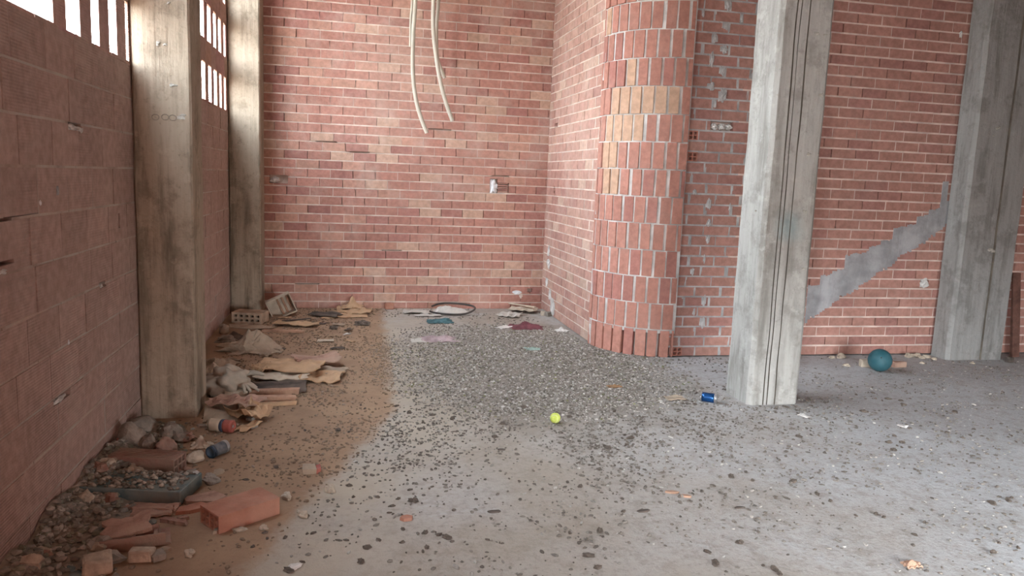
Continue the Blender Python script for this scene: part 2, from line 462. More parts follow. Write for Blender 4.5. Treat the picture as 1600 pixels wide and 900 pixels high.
# rounded brick corner of soldier courses
def corner():
    w = MB(); C = Vector((2.845, 6.825, 0)); r = .605; ch, ph = .2345, .009
    P = lambda a, rr, z: Vector((C.x + math.cos(a) * rr, C.y + math.sin(a) * rr, z))
    A0, A1 = PI * .985, PI * 1.5
    nseg = 24
    for (z0, z1, rr) in ((0, .215, r - .05), (.215, HT, r - .007)):
        vs = []; fs = []
        for i in range(nseg + 1):
            a = A0 + (A1 - A0) * i / nseg; vs += [P(a, rr, z0), P(a, rr, z1)]
        fs = [(2 * i, 2 * i + 2, 2 * i + 3, 2 * i + 1) for i in range(nseg)]
        w.add(vs, fs, mi=1); w.add(vs + [Vector((C.x, C.y, z0)), Vector((C.x, C.y, z1))], [(2 * nseg + 1, 2 * nseg, len(vs), len(vs) + 1), (0, 1, len(vs) + 1, len(vs))], mi=1)
    k = -1; nb = 9
    while ph + (k + 1) * ch < HT:
        z0 = max(ph + k * ch + (.012 if k > 0 else 0) + ch * 0, 0); z0 = max(ph + k * ch + .005, 0) if k > 0 else 0; z1 = min(ph + (k + 1) * ch, HT)
        k += 1
        if z1 - z0 < .02: continue
        offs = R.uniform(-.2, .2) + (.5 if k % 2 else 0)
        da = (A1 - A0) / nb; row = R.uniform(-.004, .007)
        for i in range(-1, nb + 1):
            a = A0 + (i + .5 + offs + R.uniform(-.05, .05)) * da
            lo, hi = max(a - .5 * da, A0), min(a + .5 * da, A1)
            if hi - lo < .03: continue
            ac = (lo + hi) / 2; wd = (hi - lo) * r - R.uniform(.014, .030)
            if hi - lo > .8 * da: wd = min(wd, .090)
            if wd < .015: continue
            rr = r + row + R.uniform(-.003, .003); tilt = R.uniform(-.010, .010)
            nrm = Vector((math.cos(ac), math.sin(ac), 0)); tan = Vector((-math.sin(ac), math.cos(ac), 0))
            c = red(C.x, C.y + i * .5, z0, -.3, .06, 1)
            if mn.noise(Vector((i * .35, k * .55, 4.3))) + (.25 if 6 < k < 11 and i < 5 else (-.3 if k < 6 else 0)) + R.uniform(-.12, .12) > .36: c = (.46, .30, .21)
            TT = lambda p, n_=nrm, t_=tan, z_=(z0 + z1) / 2: Vector((C.x, C.y, 0)) + n_ * (rr + p.y) + t_ * (p.x + (p.z - z_) * tilt) + Vector((0, 0, p.z))
            w.box(-wd / 2, wd / 2, -.09, 0, z0 + R.uniform(0, .006), z1 - R.uniform(0, .006), c, 0, TT, j=.0015)
        if z0 > .1:                          # bed joint
            vs = []; rj = r - .006
            for i in range(nseg + 1):
                a = A0 + (A1 - A0) * i / nseg; q = rj + R.uniform(-.002, .003)
                vs += [P(a, q, z0 - .006 + R.uniform(-.003, .003)), P(a, q, z0 + .003)]
            w.add(vs, [(2 * i, 2 * i + 2, 2 * i + 3, 2 * i + 1) for i in range(nseg)], mi=1)
    # thick mortar fillet where the curve meets the inner wall
    z = .0
    while z < HT:
        e = z + R.uniform(.15, .3)
        if R.random() < (.8 if z < 1.6 else .35): w.box(2.239, 2.262, 6.78, 6.81, z, min(e, HT), mi=1, j=.005)
        z = e
    return struct(w.build('wall_corner', ['brick_r', 'mortar_g']))
wall_corner = corner()

# parts of the walls: broken holes, lumps, smears, the ghost of a stair
def lump(parent, name, pos, s, mat, seed, rough=.45):
    w = MB(); w.rock(s[0], s[1], s[2], seed, rough=rough, sub=2, flat=False); return w.build(name, mat, parent, pos)
lump(wall_back, 'plaster_plug', (1.617, YB + .012, 1.43), (.044, .02, .085), 'plaster', 3)
w = MB()
for i in range(5): w.box(1.672, 1.79, YB + .008, YB + .05, 1.362 + i * .024, 1.376 + i * .024, red(0, 0, i), j=.002)
w.build('broken_brick', 'brick', wall_back)
lump(wall_back, 'mortar_lump', (-.80, YB + .035, 1.408), (.045, .025, .036), 'mortar_g', 5)
for px, py, sx, sz, mt_ in ((667 + 141, 457, .055, .022, 'plaster'), (814, 462, .02, .03, 'mortar')):
    p = on_y(px, py, YB); lump(wall_back, 'plaster_smear', (p.x, YB - .0, p.z), (sx, .006, sz), mt_, px)
for i, (px, py, sy, sz) in enumerate(((856, 412, .06, .05), (856, 392, .03, .06), (853, 440, .03, .05), (858, 460, .05, .06), (862, 478, .09, .08))):
    p = on_x(px + 2, py, XI); lump(wall_inner, 'mortar_smear', (XI - .004, min(p.y, 8.66), p.z), (.014, sy, sz), 'mortar_g', i + 20)
for i in range(3):
    lump(wall_right, 'mortar_lump', (nic.x - .07 + i * .07, YR + .03, nic.z), (.032, .03, .026), 'mortar_g', 31 + i)
lump(wall_right, 'mortar_lump', (pat.x, YR + .01, pat.z), (.05, .03, .04), 'mortar_g', 39)
lump(wall_right, 'plaster_dab', (wh.x, YR, wh.z), (.014, .012, .03), 'mortar_g', 41)
sm = [(1137, 6, .030, .05), (1133, 40, .028, .03), (1117, 60, .03, .03), (1131, 77, .032, .03), (1112, 92, .02, .05), (1128, 110, .028, .035), (1110, 135, .03, .03),
      (1128, 150, .035, .055), (1117, 162, .012, .03), (1107, 318, .025, .04), (1107, 348, .018, .03), (1105, 374, .02, .035), (1100, 405, .012, .03), (1081, 424, .018, .03),
      (1099, 470, .022, .04), (1097, 503, .026, .04), (1085, 300, .02, .02), (1084, 487, .012, .03), (1090, 20, .012, .03), (1158, 30, .012, .03), (1140, 325, .01, .03)]
for i, (px, py, sx, sz) in enumerate(sm):
    p = on_y(px, py, YR); w = MB(); w.box(-sx, sx, -.004, .03, -sz * .8, sz * .8, j=.007); w.rock(sx * .8, .006, sz * 1.1, i + 50, (sx * .2, -.003, 0), flat=False, rough=.5)
    w.build('mortar_smear', 'mortar_t', wall_right, (max(p.x, 2.90), YR, p.z))
MT['void'] = M('brick_core_shadowless', (.16, .07, .05), var=.3)
for p in tooth:                              # brick ends showing their hollow cells
    zb = zc(p.z - .045) + .006; w = MB(); x0 = max(p.x - .045, 2.81); x1 = p.x + .045
    c = (.44, .19, .14); t = .009
    for fx in (0, .5, 1): w.box(x0 + (x1 - x0 - t) * fx, x0 + (x1 - x0 - t) * fx + t, YR - .002, YR + .048, zb, zb + .079, c)
    for fz in (0, .5, 1): w.box(x0, x1, YR - .001, YR + .047, zb + (.079 - t) * fz, zb + (.079 - t) * fz + t, c)
    w.build('brick_end', 'brick_r', wall_right)
# ghost of a removed stair: stepped cement band
w = MB(); stp = 13
P0, P1 = on_y(1262, 450, YR), on_y(1506, 300, YR); L0, L1 = on_y(1262, 505, YR), on_y(1506, 338, YR)
tops, bots = [], []
for i in range(stp + 1):
    f = i / stp; x = P0.x + (P1.x - P0.x) * f
    zt = P0.z + (P1.z - P0.z) * f; zb = L0.z + (L1.z - L0.z) * f
    hump = .03 if i in (3, 4, 8, 11) else .0
    tops.append((x, zt + hump + R.uniform(-.01, .02))); bots.append((x, zb + R.uniform(-.025, .025)))
for i in range(stp):
    (xa, ta), (xb, tb), (_, ba), (_, bb) = tops[i], tops[i + 1], bots[i], bots[i + 1]
    tz = max(ta, tb) if i % 2 else (ta + tb) / 2
    n_ = 5
    for j in range(n_):                      # ragged columns make the step outline
        u0, u1 = xa + (xb - xa) * j / n_, xa + (xb - xa) * (j + 1) / n_
        f = (j + .5) / n_
        w.box(u0, u1 + .001, YR - .006 + R.uniform(-.0015, .0015), YR + .03, ba + (bb - ba) * f + R.uniform(-.02, .02), tz - .03 + .02 * f + R.uniform(-.006, .012), j=.001)
w.build('cement_patch', 'cement', wall_right)
p = on_y(1500, 292, YR)
w = MB(); w.box(5.44, 5.50, YR - .007, YR + .03, 1.42, 1.66, j=.004); w.build('cement_patch', 'cement', wall_right)
for i, (px, py, sy, sz, mt_) in enumerate(((113, 200, .05, .018, 'mortar_g'), (125, 203, .04, .014, 'mortar_g'), (95, 624, .06, .012, 'mortar_g'), (6, 424, .05, .014, 'mortar_g'), (158, 447, .03, .012, 'mortar_g'))):
    q = on_x(px, py, WL); lump(wall_left, 'mortar_lump', (WL - .012, q.y, q.z), (.018, sy, sz), mt_, 80 + i)
for i, (px, py, s_) in enumerate(((63, 317, .006), (90, 298, .012), (107, 535, .006), (236, 648, .006))):
    q = on_x(px, py, WL); lump(wall_left, 'plaster_speck', (WL, q.y, q.z), (.004, s_, s_ * 1.6), 'plaster' if i != 1 else 'cement', 90 + i)

# floor, ceiling, the rest of the shell behind the camera
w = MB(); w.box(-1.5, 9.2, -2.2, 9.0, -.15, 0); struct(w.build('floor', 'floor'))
w = MB(); w.box(-1.5, 9.2, -2.2, 9.0, HT, HT + .25); struct(w.build('ceiling', 'slab'))
RX0, RX1, RZ, RY = 2.4, 4.4, 1.25, -.35
LY0, LY1, LZ = -1.8, -.75, 3.6
brick_wall('wall_light_block', (2.05, .85, 0), (0, -1, 0), (-1, 0, 0), .85 - RY, HT, .0961, .006, .2448, .012, .010, ['brick', 'mortar'], lambda x, y, z: red(x, y, z, .1), (), (), off=.3, fill=.9, bondrand=.1)  # unseen wing wall, added to keep rear daylight off the left side
MT['plain'] = M('plain_brickwork', (.40, .19, .14), var=.3, scale=5)
w = MB(); w.box(-1.36, 1.72, -2.12, -2.0, 0, HT); w.box(1.6, 1.72, -2.0, RY - .12, 0, HT)
w.box(1.6, RX0, RY - .12, RY, 0, HT); w.box(RX0, RX1, RY - .12, RY, RZ, HT); w.box(RX1, 9.1, RY - .12, RY, 0, HT); struct(w.build('wall_rear', 'plain'))
w = MB(); w.box(9.0, 9.12, -2.0, YR, 0, HT); struct(w.build('wall_far', 'plain'))
w = MB(); w.box(WL - .14, WL, -2.0, -.30, LZ, HT); w.box(WL - .14, WL, LY1, -.30, 0, LZ); w.box(WL - .14, WL, -2.0, LY0, 0, LZ); struct(w.build('wall_side', 'plain'))

# ------------------------------------------------------------------ columns
MT['seam'] = M('dirty_formwork_seam', (.13, .115, .095), var=.4, scale=4)
def column(name, x0, x1, y0, y1, mat, label, grooves=(), chamfer=.02, seed=1, ringz=()):
    cx, cy = (x0 + x1) / 2, (y0 + y1) / 2
    hx, hy = (x1 - x0) / 2, (y1 - y0) / 2
    prof = [(-hx + chamfer, -hy)]
    seams = set()
    for g_, gw, gd in grooves:               # formwork seams on the front face
        seams |= {len(prof), len(prof) + 1, len(prof) + 2}
        prof += [(g_ - gw, -hy), (g_ - gw * .3, -hy + gd), (g_ + gw * .3, -hy + gd), (g_ + gw, -hy)]
    prof += [(hx - chamfer, -hy), (hx, -hy + chamfer)]
    prof += [(hx, -hy * .3), (hx, hy * .3), (hx, hy - chamfer), (hx - chamfer, hy), (-hx + chamfer, hy), (-hx, hy - chamfer), (-hx, hy * .3), (-hx, -hy * .3), (-hx, -hy + chamfer)]
    n = len(prof); nz = 70; w = MB(); vs = []
    for k in range(nz + 1):
        z = HT * k / nz
        for i, (x, y) in enumerate(prof):
            q = Vector((x * 7 + seed * 5, y * 7, z * 3.2)); dx = mn.noise(q) * .005; dy = mn.noise(q + Vector((9, 4, 2))) * .005
            wob = mn.noise(Vector((i * .8, seed, z * 1.1))) * .004
            vs.append(Vector((x + dx + (wob if abs(y + hy) < .03 and abs(x) < hx - chamfer * 1.5 else 0), y + dy, z)))
    fs = [(k * n + i, k * n + (i + 1) % n, (k + 1) * n + (i + 1) % n, (k + 1) * n + i) for k in range(nz) for i in range(n)]
    w.add(vs, fs); w.mi = [1 if (i % n) in seams else 0 for i in range(len(fs))]; w.add(vs[:n], [tuple(range(n - 1, -1, -1))]); w.add(vs[-n:], [tuple(range(n))])
    o = w.build(name, [mat, 'seam'], None, (cx, cy, 0)); tag(o, label, 'column')
    return o
c1 = column('concrete_column', WL + .002, -.90, 4.80, 5.13, 'conc_l', 'nearest concrete column against the left block wall, rubble at its foot', chamfer=.012, seed=2)
c2 = column('concrete_column', WL + .002, -.905, 8.36, YB - .004, 'conc_l', 'concrete column in the far left corner behind the dusty litter', chamfer=.012, seed=5)
c3 = column('concrete_column', 2.775, 3.172, 4.77, 5.12, 'conc_c', 'free-standing pale concrete column with dark vertical seams beside the rounded brick corner',
            grooves=((-.085, .0045, .010), (-.055, .004, .010), (.005, .0045, .010)), chamfer=.028, seed=3)
c4 = column('concrete_column', 5.505, 6.13, 6.0, YR - .002, 'conc_r', 'wide concrete pilaster at the right edge, flush with the brick wall', grooves=((.05, .012, .008),), chamfer=.03, seed=8)
def marks(par, pts, mat, ymin, r=.012):
    for i, (px, py) in enumerate(pts):
        p = on_y(px, py, ymin) - par.location
        w = MB(); nn = 14
        for j in range(nn):
            a0, a1 = 2 * PI * j / nn, 2 * PI * (j + 1) / nn
            w.tube([Vector((math.cos(a) * r * 1.2, 0, math.sin(a) * r)) for a in (a0, a1)], r * .16, 6, cap=False)
        w.build('tie_mark', mat, par, (p.x, p.y - .002, p.z))
MT['mark'] = M('form_tie_mark', (.235, .20, .16), var=.3)
MT['pock'] = M('pale_pock', (.40, .38, .34), var=.4, bump=.8, bscale=120)
marks(c1, ((243, 183), (258, 183), (270, 184)), 'mark', 4.80, .016)
def pocks(par, pts, ypl, s):
    for i, (px, py, k) in enumerate(pts):
        p = on_y(px, py, ypl) - par.location
        w = MB()
        for j in range(4): w.rock(s * k * R.uniform(.4, .7), .004, s * k * R.uniform(.3, .6), j + i * 7, (R.uniform(-1, 1) * s * k, 0, R.uniform(-.5, .5) * s * k), sub=1, flat=False)
        w.build('pock_mark', 'pock', par, (p.x, p.y, p.z))
pocks(c3, ((1278, 52, 1.2), (1290, 55, .8), (1283, 148, 1.2), (1263, 242, 1.4), (1278, 242, .5), (1258, 330, 1.1), (1180, 330, .6), (1215, 148, .5), (1255, 420, .9)), 4.768, .014)
pocks(c1, ((285, 182, 1.6), (270, 133, 1.3), (245, 68, 1.2), (258, 70, .8), (263, 5, .8)), 4.798, .013)
pocks(c4, ((1548, 390, 2.2), (1560, 200, 1.2), (1552, 212, .6)), 5.998, .014)

# ------------------------------------------------------------------ hanging conduits
MT['conduit'] = M('cream_conduit', (.47, .435, .36), rough=.6, var=.15, scale=4, bump=.0, spec=.4)
def spline(P, n=12):
    P = [Vector(p) for p in P]; out = []
    for i in range(len(P) - 1):
        a, b, c, d = P[max(i - 1, 0)], P[i], P[i + 1], P[min(i + 2, len(P) - 1)]
        for k in range(n):
            t = k / n
            out.append(.5 * ((2 * b) + (c - a) * t + (2 * a - 5 * b + 4 * c - d) * t * t + (3 * b - a - 3 * c + d) * t ** 3))
    out.append(P[-1]); return out
def conduit(pts, ypl, dy, r, label):
    P = [on_y(px, py, ypl + dy * i) for i, (px, py) in enumerate(pts)]
    top = Vector((P[0].x - .01, P[0].y, HT)); P = [top, (top + P[0]) / 2] + P
    S = spline(P, 14); w = MB()
    w.tube(S, r, 12, hollow=r * .72); o = w.build('conduit', 'conduit')
    return tag(o, label, 'conduit', 'plastic conduits hanging by the back wall')
conduit([(644, 0), (642, 30), (641, 73)], 8.42, 0, .014, 'shortest cream plastic conduit, leftmost of those hanging by the back wall')
conduit([(649, 0), (646, 50), (645, 110), (649, 150), (657, 182), (667, 208)], 8.36, 0, .022, 'longest cream plastic conduit, curving right to its cut end by the back wall')
conduit([(677, 0), (677, 45), (681, 85), (687, 122), (696, 158), (707, 189)], 8.36, 0, .022, 'cream plastic conduit hanging in the right pair, the longer one ending lower')
conduit([(685, 0), (682, 40), (682, 75), (685, 98), (695, 122)], 8.44, 0, .020, 'cream plastic conduit hanging in the right pair, the shorter one behind')

exec_debris = True
# ------------------------------------------------------------------ litter
def mound_h(x, y):
    e = max(0, 1 - (x - WL) / (.34 + .10 * mn.noise(Vector((0, y * 2, 3)))))
    f = max(0, min(1, (y - 2.6) / .3)) * max(0, min(1, (4.75 - y) / .5))
    return e * f * (.075 + .06 * mn.noise(Vector((x * 6, y * 4, 1)))) 
MT['terra'] = M('fresh_terracotta', (.38, .17, .115), var=.2, scale=9, bump=.3, dust=.35, dcol=(.36, .25, .19))
MT['terra_d'] = M('dusty_terracotta', (.30, .165, .13), var=.3, scale=9, bump=.4, dust=.85, dcol=(.27, .205, .16))
MT['terra_p'] = M('pale_terracotta', (.36, .215, .165), var=.3, scale=12, bump=.4, dust=.6, dcol=(.34, .255, .195))
MT['card'] = M('tan_cardboard', (.47, .31, .185), var=.25, scale=9, bump=.25, dust=.35, dcol=(.36, .26, .18))
MT['card_g'] = M('grey_cardboard', (.36, .29, .22), var=.25, scale=9, bump=.3, dust=.5, dcol=(.30, .23, .17))
MT['card_w'] = M('pale_cardboard', (.52, .45, .36), var=.2, scale=9, bump=.25, dust=.3)
MT['dark'] = M('dark_board', (.075, .062, .055), var=.4, scale=7, bump=.3, dust=.35, dcol=(.2, .15, .115))
MT['bag'] = M('dirty_plastic_bag', (.40, .36, .30), rough=.55, var=.25, scale=7, bump=.3, dust=.4, dcol=(.30, .24, .18))
MT['wood'] = M('dusty_plank', (.40, .24, .165), var=.3, scale=14, bump=.3, dust=.4, dcol=(.40, .28, .20))
MT['stone'] = M('grey_rubble', (.27, .24, .205), var=.3, scale=14, bump=.6, bscale=70)
MT['stone_w'] = M('pale_stone', (.43, .365, .29), var=.3, scale=16, bump=.5, bscale=70)
MT['white'] = M('white_scrap', (.60, .575, .55), var=.15, scale=12, bump=.3)
MT['paper'] = M('grey_paper', (.50, .48, .44), var=.2, scale=8, bump=.2, dust=.4, dcol=(.34, .30, .26))
MT['teal'] = M('teal_cloth', (.06, .125, .14), var=.4, scale=14, bump=.5, bscale=90)
MT['pink'] = M('pink_cloth', (.36, .275, .285), var=.35, scale=14, bump=.5, bscale=90)
MT['maroon'] = M('maroon_cloth', (.15, .05, .06), var=.35, scale=12, bump=.5, bscale=90)
MT['mint'] = M('mint_scrap', (.27, .36, .32), var=.3, scale=12)
MT['rubber'] = M('teal_rubber', (.018, .085, .108), rough=.55, var=.25, scale=6, bump=.15, bscale=120, dust=.18, dcol=(.12, .18, .19))
MT['felt'] = M('yellow_felt', (.56, .64, .13), var=.2, scale=30, bump=.6, bscale=200)
MT['felt_seam'] = M('felt_seam', (.62, .66, .45), var=.1)
MT['canblue'] = M('blue_can_paint', (.015, .085, .26), rough=.25, var=.3, scale=20, bump=.05, metal=.7, spec=.6)
MT['can_dust'] = M('dusty_blue_can', (.06, .09, .12), rough=.5, var=.4, scale=14, bump=.3, metal=.3, dust=.55, dcol=(.26, .23, .21), dscale=14)
MT['can_dust2'] = M('dull_blue_can', (.035, .085, .14), rough=.5, var=.4, scale=14, bump=.2, metal=.3, dust=.25, dcol=(.2, .18, .17), dscale=14)
MT['metal'] = M('dull_aluminium', (.42, .42, .42), rough=.4, var=.2, scale=14, bump=.1, metal=.8)
MT['canred'] = M('red_can_paint', (.34, .075, .06), rough=.6, dust=.35, dcol=(.32, .22, .16), var=.25, bump=.1)
MT['canwhite'] = M('cream_can_paint', (.40, .33, .25), rough=.6, dust=.35, var=.25, bump=.1)
MT['cannavy'] = M('navy_can_band', (.045, .055, .085), rough=.5, var=.25, bump=.1)
MT['black'] = M('black_hose', (.035, .032, .03), rough=.6, var=.3, bump=.1, dust=.3, dcol=(.12, .1, .09))
MT['clod'] = M('dark_clod', (.115, .092, .075), var=.5, scale=40, bump=.5)
MT['crumb'] = M('crumbs', (1, 1, 1), var=.2, scale=60, bump=.0, attr=True)
MT['tray'] = M('teal_painted_board', (.075, .14, .155), rough=.6, var=.4, scale=10, bump=.2, dust=.55, dcol=(.24, .22, .18), dscale=9)
MT['orange'] = M('orange_scrap', (.26, .15, .08), var=.3)
MT['wire'] = M('grey_wire', (.30, .26, .22), var=.2, bump=0)
MT['brownwood'] = M('brown_board', (.13, .065, .05), var=.35, scale=12, bump=.3)

def hollow_brick(name, L, W, H, nx, nz, mat, parent=None, ribs=0, t=.009, broken=0.0):
    """clay unit lying along +x with open cells at its ends"""
    w = MB(); c = (1, 1, 1)
    b = .004
    def sl(x0, x1, y0, y1, z0, z1): w.box(x0, x1, y0, y1, z0, z1, j=.0006)
    e = lambda: R.uniform(0, broken)
    sl(-L / 2 + e(), L / 2 - e(), -W / 2, W / 2, 0, t); sl(-L / 2 + e(), L / 2 - e(), -W / 2, W / 2, H - t, H)
    for i in range(nx + 1):
        y = -W / 2 + (W - t) * i / nx; sl(-L / 2 + e(), L / 2 - e(), y, y + t, t * .9, H - t * .9)
    for k in range(1, nz):
        z = (H - t) * k / nz; sl(-L / 2 + .002, L / 2 - .002, -W / 2 + t * .5, W / 2 - t * .5, z, z + t)
    w.box(-L * .12, L * .12, -W / 2 + t * .5, W / 2 - t * .5, t * .5, H - t * .5)
    if ribs:
        for i in range(ribs):
            y = -W / 2 + W * (i + .5) / ribs; w.box(-L / 2 + .003, L / 2 - .003, y - W / ribs * .28, y + W / ribs * .28, H - .001, H + .003)
    return w

def N2(u, v, s, f=3.0): return mn.noise(Vector((u * f + s * 2.3, v * f - s * 1.1, s * .7)))
def ragged(w, l, s, k=.12):
    def out(u, v):
        a = max(abs(u - .5), abs(v - .5)) * 2
        return ((mn.noise(Vector((v * 4 + s, u * 2, s))) * k * w) * a, (mn.noise(Vector((u * 4 - s, v * 2, s + 3))) * k * l) * a)
    return out
def sheet_obj(name, mat, label, cat, ends, width, amp, seed, t=.004, z=0.0, curl=0.0, nx=11, ny=7, freq=2.2, k=.12, fold=0.0, group=None, tilt=(0, 0), extra=None):
    c, a, L = seg(*ends); w = MB()
    def hf(u, v):
        h = amp * (N2(u, v, seed, freq) + .4 * N2(u, v, seed + 5, freq * 2.4)) + curl * ((u - .5) ** 2 * 4) ** 1.5
        if fold: h += fold * abs(((u * 3 + v + seed) % 1.0) - .5)
        if extra: h += extra(u, v)
        return h
    w.sheet(L, width, nx, ny, hf, t, ragged(L, width, seed, k), smooth=False)
    o = w.build(name, mat, None, (c.x, c.y, z), (tilt[0], tilt[1], a)); tag(o, label, cat, group)
    return o
def rock_obj(name, mat, label, cat, px, py, s, seed, z=0.0, rz=None, rough=.42, sub=2, group=None, freq=1.3):
    w = MB(); w.rock(s[0], s[1], s[2], seed, rough=rough, sub=sub, freq=freq); p = at(px, py)
    o = w.build(name, mat, None, (p.x, p.y, z - .002), rz if rz is not None else R.uniform(0, 6)); tag(o, label, cat, group); return o

# clean terracotta hollow brick in front
A, B, Cc = at(342, 835), at(437, 803), at(312, 812)
d = (B - A); L = d.length; ang = math.atan2(d.y, d.x); n_ = Vector((-math.sin(ang), math.cos(ang), 0)); W = abs((Cc - A).dot(n_))
L = min(L, .30); W = min(max(W, .12), .16)
ctr = A + Vector((math.cos(ang), math.sin(ang), 0)) * L / 2 + n_ * W / 2
hb = empty('hollow_brick', (ctr.x, ctr.y, 0), ang, (0, 0, ang)); tag(hb, 'clean orange terracotta hollow brick with open cells, lying loose in front of the left wall', 'brick')
hollow_brick('body', L, W, .078, 4, 2, 'terra').build('body', 'terra', hb)
# dusty ribbed brick by the wall
c, a, L2 = seg((176, 738), (278, 744))
hb2 = empty('hollow_brick', (c.x + .0, c.y + .055, 0), a); hb2.rotation_euler = (0, 0, a)
tag(hb2, 'dusty ribbed hollow brick against the left wall with grey stones behind', 'brick')
hollow_brick('body', min(L2, .38), .13, .085, 3, 2, 'terra_d').build('body', 'terra_d', hb2)
w = MB()
for i in range(6): w.box(-.17, .15, -.06 + i * .021, -.06 + i * .021 + .012, .0, .004)
w.build('ribs', 'terra_d', hb2, (0, 0, .0845))

# far corner: perforated brick and upright box
p = at(388, 503)
hb3 = empty('hollow_brick', (p.x + .02, p.y, 0)); hb3.rotation_euler = (0, 0, -.25 + PI / 2); tag(hb3, 'pale dusty hollow brick with dark cells by the far left column', 'brick')
MT['brick_dusty'] = M('clay_under_dust', (.40, .30, .22), var=.3, bump=.5)
hollow_brick('body', .20, .30, .11, 5, 2, 'brick_dusty', t=.022).build('body', 'brick_dusty', hb3)
p = at(446, 493)
bx = empty('tile_box', (p.x, p.y, .005)); bx.rotation_euler = (0, math.radians(-24), math.radians(8)); tag(bx, 'small open pale box standing tilted in the far left corner', 'box')
w = MB()
w.box(-.12, .12, .06, .07, 0, .20); w.build('back_panel', 'card_w', bx)
w = MB(); w.box(-.13, -.12, -.05, .07, 0, .21); w.box(.12, .13, -.05, .07, 0, .21); w.box(-.13, .13, -.05, .07, .20, .212); w.box(-.13, .13, -.05, .07, -.004, .006); w.build('frame', 'card_w', bx)
w = MB()
for i in range(3): w.box(-.02 + i * .05, .0 + i * .05, .045, .06, .006, .2)
w.build('slats', 'wood', bx)

# planks and flattened boxes on the far left
def plank(name, ends, wd, th, mat, label, cat='plank', z=0.0, roll=0.0, group=None, jag=.006):
    c, a, L = seg(*ends); w = MB(); n = 8; vs = []
    for i in range(n + 1):
        x = -L / 2 + L * i / n
        for y, zz in ((-wd / 2, 0), (wd / 2, 0), (wd / 2, th), (-wd / 2, th)):
            vs.append(Vector((x + (R.uniform(-jag, jag) * 2 if i in (0, n) else 0), y + R.uniform(-jag, jag) * .5, zz + R.uniform(0, jag) * .3)))
    fs = [(i * 4 + k, (i + 1) * 4 + k, (i + 1) * 4 + (k + 1) % 4, i * 4 + (k + 1) % 4) for i in range(n) for k in range(4)] + [(0, 1, 2, 3), (n * 4 + 3, n * 4 + 2, n * 4 + 1, n * 4)]
    w.add(vs, [f[::-1] for f in fs]); o = w.build(name, mat, None, (c.x, c.y, z), (roll, 0, a)); tag(o, label, cat, group); return o
sheet_obj('cardboard_sheet', 'card_g', 'grey flattened cardboard left of the tilted box in the far corner', 'cardboard', ((362, 510), (425, 514)), .16, .02, 3, t=.006)
sheet_obj('cardboard_sheet', 'card', 'curled tan cardboard in front of the tilted box in the far corner', 'cardboard', ((430, 507), (497, 510)), .2, .025, 9, t=.006, fold=.03)
plank('plank', ((412, 518), (474, 520)), .06, .02, 'wood', 'thin dusty plank lying before the far corner cardboard')
plank('stick', ((440, 508), (484, 503)), .02, .012, 'dark', 'thin dark stick on the far corner cardboard', 'stick', z=.03)

# crumpled cloth heap
def heap(name, mat, label, cat, px, py, w_, l_, h_, seed, rz=0.0, rough=.55, peaks=((.5, .5, 1),), z=0.0, nx=22, ny=18, group=None, t=.004):
    p = at(px, py); w = MB()
    def hf(u, v):
        h = 0
        for a, b, s in peaks: h += s * math.exp(-(((u - a) / .24) ** 2 + ((v - b) / .26) ** 2))
        r_ = abs(mn.noise(Vector((u * 5 + seed, v * 5, seed * 1.7)))) * 1.2 + abs(mn.noise(Vector((u * 11, v * 11 + seed, seed)))) * .5
        e = min(1, 4.5 * min(u, 1 - u, v, 1 - v) + .12)
        return h_ * h * (1 - rough * r_) * e + .012 * r_
    w.sheet(w_, l_, nx, ny, hf, t, ragged(w_, l_, seed, .28), smooth=False); o = w.build(name, mat, None, (p.x, p.y, z), rz); tag(o, label, cat, group); return o
heap('cloth_heap', 'card_g', 'peaked dusty brown crumpled sack against the wall behind the plastic bag', 'sack', 393, 545, .44, .46, .17, 4, .2, peaks=((.52, .62, 1), (.3, .3, .45), (.75, .4, .3)))
rock_obj('paper_ball', 'bag', 'round pale crumpled ball lying at the wall behind the nearest left column', 'paper ball', 350, 521, (.045, .045, .06), 6, rough=.25)
rock_obj('stone', 'stone', 'flat pale-topped stone in front of the round crumpled ball', 'stone', 352, 534, (.08, .05, .035), 8)
heap('cloth_heap', 'dark', 'dark grey crumpled rag between the round paper ball and the peaked sack', 'rag', 366, 529, .22, .20, .07, 14)
plank('stick', ((412, 545), (441, 549)), .035, .02, 'card_g', 'short dusty stick right of the peaked sack', 'stick')
sheet_obj('cardboard_sheet', 'card_g', 'small dusty board scrap just beside the peaked sack', 'cardboard', ((405, 556), (425, 555)), .08, .01, 12, t=.01)
heap('cloth_heap', 'card_g', 'low dusty rag at the wall between the column and the tied plastic bag', 'rag', 342, 570, .26, .28, .06, 17, peaks=((.4, .5, 1), (.8, .6, .6)))
